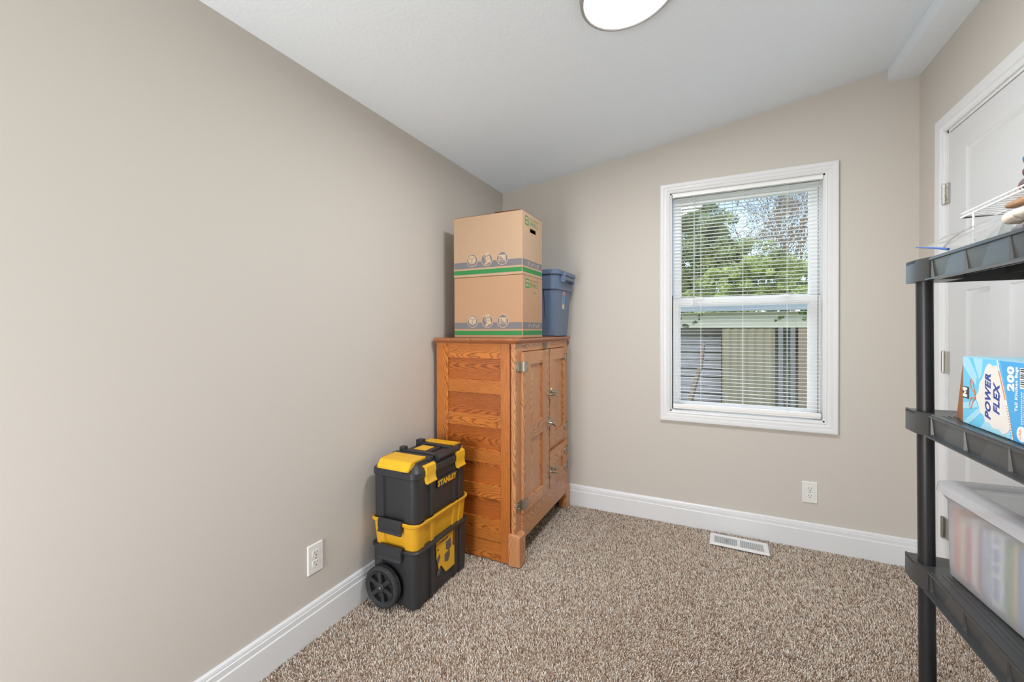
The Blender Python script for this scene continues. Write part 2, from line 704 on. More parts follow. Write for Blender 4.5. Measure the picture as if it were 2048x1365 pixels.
BP = [(0, -0.009), (0.016, -0.009), (0.016, 0.093), (0.0125, 0.0965), (0.0125, 0.115), (0.0095, 0.1175), (0.0105, 0.121), (0.0085, 0.129), (0.004, 0.134), (0, 0.134)]
struct('baseboard_left', MB().extrude_profile(BP, lambda a, z, s: (a, s, z), YF, 0.0), TRIM, smooth=25)
struct('baseboard_back', MB().extrude_profile(BP, lambda a, z, s: (s, -a, z), 0.0, W), TRIM, smooth=25)
b = MB().extrude_profile(BP, lambda a, z, s: (W - a, s, z), -0.218, -0.016)
b.extrude_profile(BP, lambda a, z, s: (W - a, s, z), YF, -1.1)
struct('baseboard_right', b, TRIM, smooth=25)

# ------------------------------------------------------------------ window
win = struct('window_1', loc=(1.55, 0, 0.68))
CP = [(0, 0), (0, -0.011), (0.006, -0.014), (0.010, -0.0115), (0.014, -0.012), (0.019, -0.016), (0.026, -0.0175), (0.034, -0.0165), (0.037, -0.019), (0.050, -0.021), (0.0565, -0.019), (0.0585, 0)]
obj('casing', sweep_frame(MB(), wx0, wz0, wx1, wz1, CP, lambda a, z, h: (a, h, z)), TRIM, win, smooth=25)
b = MB()
t = 0.008
b.box(wx0, 0.0, wz0, wx0 + t, 0.135, wz1)
b.box(wx1 - t, 0.0, wz0, wx1, 0.135, wz1)
b.box(wx0, 0.0, wz1 - t, wx1, 0.135, wz1)
b.box(wx0, 0.0, wz0, wx1, 0.135, wz0 + t)
obj('jamb', b, TRIM, win)
def sash(name, x0, x1, z0, z1, y0, y1, gx0, gx1, gz0, gz1):
    b = MB()
    b.box(x0, y0, z0, gx0, y1, z1, 0.002)
    b.box(gx1, y0, z0, x1, y1, z1, 0.002)
    b.box(gx0 - 0.004, y0 + 0.0006, z0, gx1 + 0.004, y1 - 0.0006, gz0, 0.002)
    b.box(gx0 - 0.004, y0 + 0.0006, gz1, gx1 + 0.004, y1 - 0.0006, z1, 0.002)
    g = 0.007
    for q in ((gx0, gz0, gx0 + g, gz1), (gx1 - g, gz0, gx1, gz1), (gx0 + g, gz0, gx1 - g, gz0 + g), (gx0 + g, gz1 - g, gx1 - g, gz1)):
        b.box(q[0], (y0 + y1) / 2 - 0.006, q[1], q[2], (y0 + y1) / 2 + 0.008, q[3])
    s = obj('sash', b, VINYL, win)
    obj('pane', MB().box(gx0, (y0 + y1) / 2, gz0, gx1, (y0 + y1) / 2 + 0.003, gz1), GLASS, s)
    return s
GLASS = clear_mat('window_glass', (0.97, 0.985, 0.98, 1), gloss_rough=0.0)
sash('lower', 1.172, 1.932, 0.694, 1.376, 0.045, 0.075, 1.208, 1.880, 0.738, 1.340)
sash('upper', 1.172, 1.932, 1.342, 2.012, 0.080, 0.110, 1.211, 1.888, 1.381, 1.968)
b = MB()
b.box(1.3, 0.033, 1.372, 1.345, 0.047, 1.385, 0.003)
b.box(1.74, 0.033, 1.372, 1.785, 0.047, 1.385, 0.003)
obj('sash_lock', b, VINYL, win)
b = MB()
b.box(1.1685, 0.040, 0.70, 1.1725, 0.044, 1.40)
b.box(1.917, 0.0435, 0.70, 1.9195, 0.0455, 1.975)
obj('track_shadow', b, DARK, win)  # dark strips painting the shadowed gap along the window track
# insect screen channel left out of the glass, an outer sill and brick mould
b = MB()
b.box(1.10, 0.11, 0.64, 1.99, 0.18, 0.69)
obj('outer_sill', b, VINYL, win)

# ------------------------------------------------------------------ blind
bl = thing('window_blind', 'white aluminium mini blind with open slats, hanging in the window', 'blind', (1.55, 0.015, 2.0))
BLW = mat('white_blind_slat', rgb(246, 246, 244), 0.4)
b = MB()
b.box(1.176, -0.004, 1.998, 1.928, 0.022, 2.016, 0.0015)
b.box(1.174, -0.006, 1.996, 1.180, 0.024, 2.018, 0.001)
b.box(1.924, -0.006, 1.996, 1.930, 0.024, 2.018, 0.001)
obj('headrail', b, BLW, bl)
b = MB()
NSL = 61
zt, zbm = 1.985, 0.752
for i in range(NSL):
    z = zt + (zbm - zt) * i / (NSL - 1)
    prof = []
    for k in range(5):
        q = -1 + 2 * k / 4
        prof.append((0.009 + q * 0.0122, z + 0.0013 * (1 - q * q) - 0.0002 * q))
    up = prof
    dn = [(y, zz - 0.00045) for y, zz in prof[::-1]]
    b.extrude_profile(up + dn, lambda y, zz, s: (s, y, zz), 1.178, 1.924)
obj('slats', b, BLW, bl, smooth=60)
b = MB()
b.box(1.177, -0.003, 0.712, 1.925, 0.021, 0.732, 0.002)
b.box(1.179, -0.001, 0.703, 1.923, 0.019, 0.712, 0.002)
for x in (1.331, 1.553, 1.770):
    b.cyl((x, 0.009, 0.701), (x, 0.009, 0.704), 0.005, 12)
obj('bottom_rail', b, BLW, bl)
for x in (1.331, 1.553, 1.770):
    b = MB()
    for dy in (-0.0042, 0.0222):
        b.cyl((x, dy, 0.715), (x, dy, 2.0), 0.00045, 6)
    b.cyl((x + 0.004, 0.009, 0.715), (x + 0.004, 0.009, 2.0), 0.0004, 6)
    obj('lift_cord', b, BLW, bl)
b = MB()
b.cyl((1.297, -0.010, 1.985), (1.2945, -0.012, 1.315), 0.0034, 8)
b.cyl((1.2945, -0.012, 1.315), (1.2945, -0.012, 1.298), 0.0045, 8)
b.tube([(1.297, 0.0, 2.0), (1.297, -0.008, 1.998), (1.297, -0.010, 1.984)], 0.0015, 6)
obj('tilt_wand', b, clear_mat('clear_wand_plastic', (0.93, 0.95, 0.94, 1), gloss_rough=0.1, diff=0.55, diffcol=(0.8, 0.82, 0.82, 1)), bl)

# ------------------------------------------------------------------ door in the right wall
dr = struct('door_1', loc=(W, -0.66, 0))
DCP = [(0, 0), (0, 0.009), (0.006, 0.012), (0.012, 0.0095), (0.020, 0.012), (0.026, 0.016), (0.044, 0.0165), (0.050, 0.0185), (0.064, 0.0185), (0.068, 0.015), (0.070, 0)]
obj('casing', sweep_frame(MB(), dy1 + 0.005, 0, dy0 - 0.005 + 0.009, dzt - 0.0, DCP, lambda a, z, h: (W - h, a, z), open_bottom=True, zb=-0.004), TRIM, dr, smooth=25)
b = MB()
b.box(W - 0.001, dy0 - 0.012, 0, W + 0.12, dy0, dzt)
b.box(W - 0.001, dy1, 0, W + 0.12, dy1 + 0.012, dzt)
b.box(W - 0.001, dy1, dzt - 0.012, W + 0.12, dy0, dzt)
b.box(W + 0.04, dy1 + 0.012, 0, W + 0.055, dy0 - 0.012, dzt - 0.012)
obj('jamb', b, TRIM, dr)
# leaf: three recessed panels
ly0, ly1, lz0, lz1 = -0.299, -1.020, 0.012, 2.036
xf, xb = W + 0.001, W + 0.036
panels = [(-0.430, -0.895, 1.470, 1.930), (-0.432, -0.598, 0.250, 1.347), (-0.712, -0.893, 0.250, 1.347)]
b = MB()
rec = 0.008
def leafbox(a, c, z0, z1):
    b.box(xf, c, z0, xb, a, z1)
leafbox(ly0, -0.430, lz0, lz1)
leafbox(-0.895, ly1, lz0, lz1)
leafbox(-0.430, -0.895, 1.930, lz1)
leafbox(-0.430, -0.895, 1.347, 1.470)
leafbox(-0.430, -0.895, lz0, 0.250)
leafbox(-0.598, -0.712, 0.250, 1.347)
leaf = obj('door_leaf', b, TRIMD, dr)
for y0_, y1_, z0_, z1_ in panels:
    b = MB()
    s = 0.022
    r0 = [(xf, y0_, z0_), (xf, y1_, z0_), (xf, y1_, z1_), (xf, y0_, z1_)]
    r1 = [(xf + 0.006, y0_ - s * .45, z0_ + s * .45), (xf + 0.006, y1_ + s * .45, z0_ + s * .45), (xf + 0.006, y1_ + s * .45, z1_ - s * .45), (xf + 0.006, y0_ - s * .45, z1_ - s * .45)]
    r2 = [(xf + 0.009, y0_ - s, z0_ + s), (xf + 0.009, y1_ + s, z0_ + s), (xf + 0.009, y1_ + s, z1_ - s), (xf + 0.009, y0_ - s, z1_ - s)]
    r3 = [(xb, y0_, z0_), (xb, y1_, z0_), (xb, y1_, z1_), (xb, y0_, z1_)]
    b.loft([r3, r0, r1, r2])
    obj('door_panel', b, TRIMD, leaf, smooth=20)
for z0_, z1_ in ((1.735, 1.822), (1.0, 1.090), (0.272, 0.362)):
    b = MB()
    yc = -0.284
    n5 = (z1_ - z0_) / 5
    for k in range(5):
        b.cyl((W - 0.012, yc + 0.004, z0_ + n5 * k + 0.0006), (W - 0.012, yc + 0.004, z0_ + n5 * (k + 1) - 0.0006), 0.0065, 14)
    b.cyl((W - 0.012, yc + 0.004, z0_ - 0.003), (W - 0.012, yc + 0.004, z1_ + 0.003), 0.004, 10)
    b.box(W - 0.008, yc - 0.022, z0_, W + 0.0005, yc - 0.001, z1_)
    obj('hinge', b, CHROME, dr)

# ------------------------------------------------------------------ ceiling lamp
LX, LY, LR = 1.147, -1.318, 0.1645
sl = math.atan(0.11347 + 2 * 0.01371 * LX)
lt = thing('ceiling_light', 'round flat white ceiling light with a thin grey rim, switched on', 'ceiling light', (LX, LY, zc(LX)))
lt.rotation_euler = (0, -sl, 0)
b = MB()
b.lathe([(LR, 0.003), (LR, -0.020), (LR - 0.003, -0.025), (LR - 0.010, -0.027), (LR - 0.0125, -0.024), (LR - 0.0125, 0.003)], (0, 0, 0), 'z', 72)
obj('rim', b, mat('satin_nickel_rim', rgb(158, 154, 151), 0.4, metal=0.0), lt, local=True)
em = bpy.data.materials.new('lit_diffuser')
em.use_nodes = True
en = em.node_tree
en.nodes.remove(en.nodes['Principled BSDF'])
e = en.nodes.new('ShaderNodeEmission')
e.inputs['Color'].default_value = (0.97, 0.985, 1.0, 1)
e.inputs['Strength'].default_value = 3.2
en.links.new(e.outputs[0], en.nodes['Material Output'].inputs['Surface'])
b = MB()
prof = [(0.0001, -0.024)] + [((LR - 0.013) * math.sin(a), -0.020 - 0.004 * math.cos(a)) for a in [math.pi / 2 * k / 6 for k in range(1, 7)]] + [(LR - 0.013, -0.010), (0.0001, -0.010)]
b.lathe(prof, (0, 0, 0), 'z', 72)
obj('diffuser', b, em, lt, local=True)
ld = bpy.data.lights.new('ceiling_light_bulb', 'AREA')
ld.shape = 'DISK'
ld.size = 0.30
ld.energy = LAMP_STRENGTH * math.pi * 0.0755
ld.color = (0.97, 0.985, 1.0)
ldo = bpy.data.objects.new('ceiling_light_bulb', ld)
COL.objects.link(ldo)
ldo.parent = lt
ldo.location = (0, 0, -0.0275)

# ------------------------------------------------------------------ outlets
PLATE = mat('white_outlet_plastic', rgb(232, 232, 228), 0.3)
def outlet(label, fn, loc):
    t = thing('wall_outlet', label, 'outlet', loc, group='duplex wall outlets')
    b = MB()
    b.loft([[fn(x, y, 0) for x, y in rr2(-.035, -.0573, .035, .0573, .003)],
            [fn(x, y, 0.003) for x, y in rr2(-.035, -.0573, .035, .0573, .003)],
            [fn(x, y, 0.006) for x, y in rr2(-.032, -.0543, .032, .0543, .003)]])
    obj('cover_plate', b, PLATE, t)
    for s in (-1, 1):
        cz = s * 0.0195
        b = MB()
        pts = []
        for k in range(32):
            a = 2 * math.pi * k / 32
            pts.append((0.0175 * math.cos(a), cz + max(-0.0125, min(0.0125, 0.0175 * math.sin(a)))))
        b.poly(pts, fn, 0.0055, 0.0078)
        r = obj('receptacle', b, PLATE, t)
        b = MB()
        b.rect(-0.0075, cz + 0.001, -0.0055, cz + 0.0095, fn, 0.0074, 0.0081)
        b.rect(0.0050, cz + 0.002, 0.0066, cz + 0.0085, fn, 0.0074, 0.0081)
        b.disc(0, cz - 0.006, 0.0025, fn, 0.0074, 0.0081, 12)
        obj('slots', b, DARK, r)
    b = MB().disc(0, 0, 0.0028, fn, 0.0055, 0.0072, 14)
    obj('screw', b, CHROME, t)
outlet('white duplex outlet on the left wall beside the black and yellow tool chest', lambda u, v, w: (w, -1.626 + u, 0.299 + v), (0, -1.626, 0.299))
outlet('white duplex outlet low on the back wall under the window', lambda u, v, w: (1.875 + u, -w, 0.299 + v), (1.875, 0, 0.299))

# ------------------------------------------------------------------ floor register
fr = thing('floor_register', 'white metal louvered air register set in the carpet below the window', 'vent', (1.527, -0.137, 0.0), math.radians(-1.5))
REG = mat('white_register_enamel', rgb(232, 232, 230), 0.35)
b = MB()
hx, hy = 0.145, 0.066
ix, iy = 0.118, 0.042
sweep_frame(b, -ix, -iy, ix, iy, [(0, 0), (0, 0.005), (0.006, 0.0085), (0.020, 0.008), (0.0255, 0.004), (0.0255, 0)], lambda a, z, h: (a, z, h + 0.001))
b.box(-0.008, -iy, 0.001, 0.008, iy, 0.0085)
obj('frame', b, REG, fr, local=True)
b = MB()
for s in (-1, 1):
    for k in range(11):
        x = s * (0.013 + 0.0100 * k)
        b.box(x - 0.0006, -iy, 0.001, x + 0.0006, iy, 0.0082, M=Matrix.Translation((x, 0, 0.004)) @ Matrix.Rotation(s * 0.45, 4, 'Y') @ Matrix.Translation((-x, 0, -0.004)))
obj('louvers', b, REG, fr, local=True)
obj('damper', MB().box(-ix, -iy, -0.001, ix, iy, 0.0012), mat('damper_grey', rgb(176, 180, 182), 0.5), fr, local=True)
obj('lever', MB().box(-0.062, -0.004, 0.004, -0.056, 0.016, 0.0135, 0.001), mat('lever_brass', rgb(168, 150, 130), 0.4, metal=0.4), fr, local=True)

# ------------------------------------------------------------------ oak ice box cabinet
OL, OD = rgb(206, 124, 50), rgb(128, 62, 14)
OV = oak('oak_vertical_on_side', 2, 0, OL, OD)
OH = oak('oak_horizontal_on_side', 0, 2, OL, OD)
OFL, OFD = rgb(212, 150, 100), rgb(146, 92, 54)  # paler than the side: reflected sheen of the front painted into the oak
OFV = oak('oak_vertical_front_sheen', 2, 1, OFL, OFD)
OFH = oak('oak_horizontal_front_sheen', 1, 2, OFL, OFD)
OPN = oak('oak_panel_shaded_finish', 0, 2, rgb(190, 106, 40), rgb(112, 50, 10))  # darker finish, with the shading of the recesses painted in as well
OT = oak('oak_top_board', 1, 0, rgb(176, 112, 74), rgb(120, 66, 38))
ic = thing('wooden_cabinet', 'golden oak antique ice box cabinet with three panelled doors, standing in the corner', 'cabinet', (0.265, -0.45, 0))
SY = -0.862
# top board with rounded nose
b = MB()
nose = [(0, 0.0), (0.010, -0.004), (0.014, -0.011), (0.010, -0.019), (0.0, -0.024), (-0.004, -0.030)]
rings = []
for d, z in reversed(nose):
    rings.append(rrect(0.016 if d < 0 else 0.018, SY - 0.006 - d, 0.515 + d, -0.030, 0.006, 1.147 + z, 3))
b.loft(rings)
obj('top_board', b, OT, ic)
# near side: stiles, rails, recessed panels
obj('side_stile', MB().box(0.028, SY, 0.0, 0.103, SY + 0.024, 1.118, 0.0015), OV, ic)
obj('side_stile', MB().box(0.424, SY, 0.0, 0.476, SY + 0.024, 1.118, 0.0015), OV, ic)
obj('side_bead', MB().box(0.4775, SY + 0.004, 0.0, 0.484, SY + 0.024, 1.118, 0.0015), mat('oak_dark_bead', rgb(140, 68, 26), 0.45), ic)
rails = [(1.040, 1.118), (0.857, 0.926), (0.681, 0.747), (0.495, 0.567), (0.315, 0.384), (0.097, 0.209), (0.0, 0.094)]
for z0_, z1_ in rails:
    obj('side_rail', MB().box(0.1035, SY + 0.001, z0_, 0.4235, SY + 0.023, z1_, 0.0012), OH, ic)
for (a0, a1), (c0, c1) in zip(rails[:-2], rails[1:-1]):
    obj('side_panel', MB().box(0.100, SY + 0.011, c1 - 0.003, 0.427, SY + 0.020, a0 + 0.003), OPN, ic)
obj('back_panel', MB().box(0.03, -0.042, 0.03, 0.49, -0.032, 1.118), OV, ic)
obj('wall_side_panel', MB().box(0.030, SY + 0.024, 0.03, 0.044, -0.042, 1.118), OV, ic)
obj('corner_post', MB().box(0.4845, SY, 0.0, 0.508, -0.785, 1.118, 0.0015), OFV, ic)
obj('corner_post', MB().box(0.4845, -0.100, 0.0, 0.506, -0.034, 1.118, 0.0015), OFV, ic)
# face frame
obj('face_rail', MB().box(0.486, -0.785, 1.076, 0.506, -0.100, 1.118, 0.001), OFH, ic)
obj('face_rail', MB().box(0.486, -0.425, 0.458, 0.508, -0.100, 0.487, 0.001), OFH, ic)
obj('face_stile', MB().box(0.486, -0.430, 0.23, 0.504, -0.414, 1.076), OFV, ic)
obj('bottom_board', MB().box(0.484, -0.800, 0.105, 0.517, -0.050, 0.236, 0.0015), OFH, ic)
obj('inner_carcass', MB().box(0.05, -0.83, 0.12, 0.484, -0.05, 1.10), OV, ic)
METAL = mat('aged_nickel', rgb(178, 172, 158), 0.3, metal=1.0, bump=(90, 0.15, 0.002))
def cabinet_door(y0, y1, z0, z1, plist, mats=(OFV, OFH)):
    """y0 near edge; plist: recessed panels (ya, yb, za, zb)"""
    xa, xb_ = 0.506, 0.524
    b = MB()
    ya, yb = plist[0][0], plist[0][1]
    d = obj('door', MB().box(xa, y0 + 0.004, z0 + 0.004, xa + 0.007, y1 - 0.004, z1 - 0.004), mats[0], ic)
    obj('stile', MB().box(xa, y0, z0, xb_, ya, z1, 0.0015), mats[0], d)
    obj('stile', MB().box(xa, yb, z0, xb_, y1, z1, 0.0015), mats[0], d)
    zs = [z1] + [q for pl in plist for q in (pl[3], pl[2])] + [z0]
    for i in range(0, len(zs), 2):
        obj('rail', MB().box(xa, ya + 0.0005, zs[i + 1], xb_ - 0.0008, yb - 0.0005, zs[i], 0.001), mats[1], d)
    return d
d1 = cabinet_door(-0.800, -0.428, 0.238, 1.073, [(-0.706, -0.526, 0.688, 1.003), (-0.706, -0.526, 0.300, 0.604)])
d2 = cabinet_door(-0.414, -0.104, 0.488, 1.073, [(-0.333, -0.160, 0.565, 1.005)])
d3 = cabinet_door(-0.414, -0.104, 0.242, 0.457, [(-0.333, -0.172, 0.314, 0.376)])
def big_hinge(z, d):
    fn = lambda u, v, w: (0.508 + w, -0.800 + u, z + v)
    b = MB()
    b.poly([(-0.050, -0.020), (-0.004, -0.026), (-0.004, 0.026), (-0.050, 0.020), (-0.055, 0.012), (-0.055, -0.012)], fn, 0.0, 0.004)
    fn2 = lambda u, v, w: (0.524 + w, -0.800 + u, z + v)
    b.poly([(0.004, -0.026), (0.040, -0.020), (0.050, -0.024), (0.056, -0.010), (0.056, 0.014), (0.048, 0.024), (0.038, 0.018), (0.004, 0.024)], fn2, 0.0, 0.004)
    b.box(0.508, -0.806, z - 0.026, 0.530, -0.797, z + 0.026, 0.002)
    b.cyl((0.529, -0.801, z - 0.027), (0.529, -0.801, z + 0.027), 0.0055, 12)
    for u, v in ((-0.03, 0.01), (-0.03, -0.01)):
        b.disc(u, v, 0.003, fn, 0.004, 0.0055, 10)
    for u, v in ((0.03, 0.01), (0.044, -0.012), (0.044, 0.014)):
        b.disc(u, v, 0.003, fn2, 0.004, 0.0055, 10)
    obj('hinge', b, METAL, d)
big_hinge(1.000, d1)
big_hinge(0.288, d1)
def small_hinge(z, d):
    fn = lambda u, v, w: (0.524 + w, -0.104 + u, z + v)
    b = MB()
    b.poly([(-0.022 + 0.022 * math.cos(a) * 1.2, 0.026 * math.sin(a)) for a in [2 * math.pi * k / 20 for k in range(20)]], fn, 0, 0.004)
    b.cyl((0.528, -0.101, z - 0.024), (0.528, -0.101, z + 0.024), 0.005, 10)
    fn3 = lambda u, v, w: (0.506 + w, -0.100 + u, z + v)
    b.poly([(0.0, -0.024), (0.030, -0.018), (0.036, 0), (0.030, 0.018), (0.0, 0.024)], fn3, 0, 0.004)
    b.box(0.506, -0.104, z - 0.024, 0.530, -0.098, z + 0.024)
    obj('hinge', b, METAL, d)
for z in (1.009, 0.556):
    small_hinge(z, d2)
for z in (0.397, 0.290):
    small_hinge(z, d3)
def latch(y, z, d):
    b = MB()
    fn = lambda u, v, w: (0.524 + w, y + u, z + v)
    b.poly([(0.0, -0.040), (0.010, -0.018), (0.013, 0), (0.010, 0.018), (0.0, 0.034), (-0.010, 0.018), (-0.013, 0), (-0.010, -0.018)], fn, -0.012, 0.004)
    b.tube([(0.522, y, z), (0.540, y, z), (0.552, y + 0.004, z + 0.001)], [0.009, 0.008, 0.010], 12)
    # lever sweeping away from the plate
    b.tube([(0.545, y - 0.016, z + 0.006), (0.553, y - 0.004, z + 0.004), (0.556, y + 0.014, z - 0.002), (0.560, y + 0.034, z - 0.012), (0.566, y + 0.050, z - 0.017)], [0.004, 0.0085, 0.008, 0.0065, 0.004], 12, flat=0.8)
    # strike with hooked tip on the door
    fn2 = lambda u, v, w: (0.524 + w, y + 0.034 + u, z + v)
    b.poly([(-0.008, -0.016), (0.008, -0.016), (0.010, 0.022), (0.0, 0.036), (-0.010, 0.022)], fn2, 0, 0.004)
    b.tube([(0.526, y + 0.036, z + 0.010), (0.544, y + 0.046, z + 0.006), (0.556, y + 0.062, z + 0.010), (0.560, y + 0.072, z + 0.020)], [0.006, 0.007, 0.005, 0.003], 10)
    obj('latch', b, METAL, d)
latch(-0.421, 0.805, d2)
latch(-0.421, 0.345, d3)
# lock plate of the tall door, a triangular keeper
b = MB()
fn = lambda u, v, w: (0.524 + w, -0.452 + u, 0.642 + v)
b.poly([(0.0, -0.046), (0.010, -0.030), (0.060, 0.014), (0.004, 0.036), (-0.006, 0.0)], fn, 0.0, 0.004)
b.tube([(0.524, -0.440, 0.642), (0.545, -0.438, 0.640), (0.556, -0.428, 0.632), (0.560, -0.412, 0.618)], [0.008, 0.010, 0.009, 0.006], 12)
b.tube([(0.535, -0.446, 0.668), (0.545, -0.420, 0.664), (0.540, -0.395, 0.658)], [0.003, 0.004, 0.002], 8)
obj('latch', b, METAL, d1)
b = MB()
b.box(0.506, -0.487, 1.078, 0.5095, -0.425, 1.114, 0.001)
obj('maker_plate', b, mat('tarnished_plate', rgb(128, 118, 102), 0.45, metal=0.6, mottle=(60, 0.3)), ic)
# legs
for (x0, x1, y0, y1) in ((0.470, 0.535, -0.872, -0.800), (0.465, 0.520, -0.096, -0.028), (0.030, 0.09, SY + 0.03, SY + 0.09), (0.030, 0.09, -0.10, -0.045)):
    b = MB()
    h = 0.158
    if x1 > 0.3:
        b.loft([rrect(x0, y0, x1, y1, 0.003, 0.0, 2), rrect(x0, y0, x1, y1, 0.003, h - 0.012, 2),
                rrect(x0 + 0.004, y0 + 0.006, x1 - 0.010, y1 - 0.006, 0.003, h, 2)])
    else:
        b.box(x0, y0, 0, x1, y1, 0.05)
    obj('leg', b, OFV, ic)

# ------------------------------------------------------------------ moving boxes
CARD = mat('kraft_cardboard', rgb(186, 156, 128), 0.8, bump=(300, 0.1, 0.001), mottle=(220, 0.06))
CARD2 = mat('kraft_cardboard_darker', rgb(184, 145, 113), 0.8, bump=(300, 0.1, 0.001), mottle=(220, 0.06))
CARDIN = mat('cardboard_inner_edge', rgb(120, 80, 50), 0.9)
INKG = mat('green_print', rgb(48, 132, 70), 0.7)
INKS = mat('slate_print', rgb(118, 116, 120), 0.7)
INKC = mat('print_knockout', rgb(200, 172, 143), 0.8)
def moving_box(x0, z0, h, label, m, hole=False):
    y0, y1, x1 = -0.800, -0.530, x0 + 0.418
    t = thing('moving_box', label, 'box', ((x0 + x1) / 2, (y0 + y1) / 2, z0), group='cardboard moving boxes on the cabinet')
    b = MB()
    th = 0.004
    if hole:
        hy0, hy1, hz0, hz1 = -0.700, -0.615, z0 + 0.232, z0 + 0.254
        b.box(x1 - th, y0 + th, z0, x1, hy0, z0 + h)
        b.box(x1 - th, hy1, z0, x1, y1, z0 + h)
        b.box(x1 - th, hy0, z0, x1, hy1, hz0)
        b.box(x1 - th, hy0, hz1, x1, hy1, z0 + h)
        b.box(x0, y0, z0, x1, y0 + th, z0 + h, 0.0015)
        b.box(x0, y0 + th, z0, x0 + th, y1, z0 + h)
        b.box(x0 + th, y1 - th, z0, x1 - th, y1, z0 + h)
        b.box(x0 + th, y0 + th, z0, x1 - th, y1 - th, z0 + th)
    else:
        b.box(x0, y0, z0, x1, y1, z0 + h, 0.003)
    obj('carton', b, m, t)
    # top flaps: seam, one lifted a little on the upper box
    b = MB()
    if hole:
        hinge = Vector((0, y1, z0 + h))
        b.box(x0 + 0.002, y0 + 0.003, z0 + h - 0.001, x1 - 0.002, y0 + 0.138, z0 + h + 0.003)
        M = Matrix.Translation((x0, y0 + 0.004, z0 + h + 0.003)) @ Matrix.Rotation(math.radians(1.5), 4, 'X')
        b.box(0.245, 0.0, 0.0, 0.395, 0.13, 0.003, M=M @ Matrix.Rotation(math.radians(1.2), 4, 'Y') @ Matrix.Translation((0.01, 0, 0.0085)))
        b.box(x0 + 0.002, y0 + 0.142, z0 + h - 0.001, x1 - 0.002, y1 - 0.003, z0 + h + 0.003)
    else:
        b.box(x0 + 0.003, y0 + 0.003, z0 + h - 0.001, x1 - 0.003, y0 + 0.134, z0 + h + 0.0015)
        b.box(x0 + 0.003, y0 + 0.136, z0 + h - 0.001, x1 - 0.003, y1 - 0.003, z0 + h + 0.0015)
    obj('flap', b, m if not hole else CARDIN, t)
    A = lambda u, v, w: (x0 + u, y0 - w, z0 + v)              # long face toward the room
    S = lambda u, v, w: (x1 + w, y0 + u, z0 + v)              # short face toward the door
    w = 0.0004
    g0, g1, k0, k1 = 0.0505, 0.0870, 0.0140, 0.0400
    L = x1 - x0
    b = MB()
    b.rect(0.0025, k0, L - 0.003, k1 - 0.003, A, 0, w)
    b.rect(0.003, k0, 0.267, k1 - 0.003, S, 0, w)
    obj('green_stripe', b, INKG, t)
    b = MB()
    b.rect(0.0025, g0 - 0.004, L - 0.003, g1 - 0.006, A, 0, w)
    b.rect(0.003, g0 - 0.004, 0.267, g1 - 0.006, S, 0, w)
    ics = [(0.119, 0.089), (0.210, 0.088), (0.303, 0.088)]
    obj('grey_stripe', b, INKS, t)
    for i, (cu, cv) in enumerate(ics):
        r_ = MB().disc(cu, cv, 0.0350, A, w, 2 * w, 36)
        d_ = MB().disc(cu, cv, 0.0318, A, 2 * w, 3 * w, 36)
        if i == 2:
            r_.poly([(cu - 0.034, cv + 0.014), (cu, cv + 0.040), (cu + 0.034, cv + 0.014)], A, 0.6 * w, 1.6 * w)
            d_.poly([(cu - 0.029, cv + 0.014), (cu, cv + 0.036), (cu + 0.029, cv + 0.014)], A, 1.7 * w, 2.7 * w)
        art = MB()
        det = MB()
        if i == 0:
            art.poly([(cu - 0.026, cv + 0.016), (cu - 0.002, cv + 0.006), (cu - 0.002, cv - 0.022), (cu - 0.022, cv - 0.010)], A, 3 * w, 4 * w)
            art.poly([(cu + 0.001, cv + 0.006), (cu + 0.024, cv + 0.014), (cu + 0.020, cv - 0.012), (cu + 0.001, cv - 0.022)], A, 3 * w, 4 * w)
            art.poly([(cu - 0.024, cv + 0.018), (cu - 0.002, cv + 0.028), (cu + 0.023, cv + 0.017), (cu - 0.001, cv + 0.0085)], A, 3 * w, 4 * w)
            det.stroke([(cu - 0.004, cv - 0.014), (cu - 0.004, cv + 0.0)], 0.0012, A, 4 * w, 5 * w)
        elif i == 1:
            for du, dv in ((-0.010, 0.022), (0.000, 0.002), (0.010, -0.015)):
                art.poly([(cu + 0.006 + du * 0.55 + a_ - q * 0.4, cv + dv + 0.006 + a_ * 0.35 + q) for a_, q in ((-0.011, -0.008), (0.012, -0.008), (0.012, 0.008), (-0.011, 0.008))], A, 3 * w, 4 * w)
            art.stroke([(cu - 0.040, cv + 0.024), (cu - 0.026, cv + 0.026), (cu - 0.018, cv + 0.020), (cu + 0.004, cv - 0.026)], 0.0028, A, 3.1 * w, 4.1 * w)
            art.disc(cu - 0.006, cv - 0.022, 0.0065, A, 3.2 * w, 4.2 * w, 16)
            obj_extra = MB().stroke([(cu + 0.001, cv + 0.030), (cu - 0.001, cv + 0.022), (cu + 0.010, cv + 0.021)], 0.0016, A, 4 * w, 5 * w)
            det.stroke([(cu + 0.006, cv + 0.011), (cu + 0.004, cv + 0.004), (cu + 0.015, cv + 0.003)], 0.0016, A, 4 * w, 5 * w)
        else:
            art.poly([(cu + p_[0], cv + p_[1]) for p_ in ((-0.025, 0.018), (-0.025, 0.0145), (-0.021, 0.0145), (-0.021, -0.019), (0.021, -0.019), (0.021, 0.0145), (0.025, 0.0145), (0.025, 0.018))], A, 3 * w, 4 * w)
            det.poly([(cu + p_[0], cv + p_[1]) for p_ in ((-0.0175, 0.0135), (-0.0155, 0.0135), (-0.0155, -0.0165), (0.0155, -0.0165), (0.0155, 0.0135), (0.0175, 0.0135), (0.0175, -0.0185), (-0.0175, -0.0185))], A, 4 * w, 4.6 * w)
            for q in ((-0.012, -0.015), (-0.003, -0.015), (0.006, -0.015), (-0.012, -0.006), (-0.003, -0.006), (-0.012, 0.003)):
                det.rect(cu + q[0], cv + q[1], cu + q[0] + 0.007, cv + q[1] + 0.007, A, 4 * w, 5 * w)
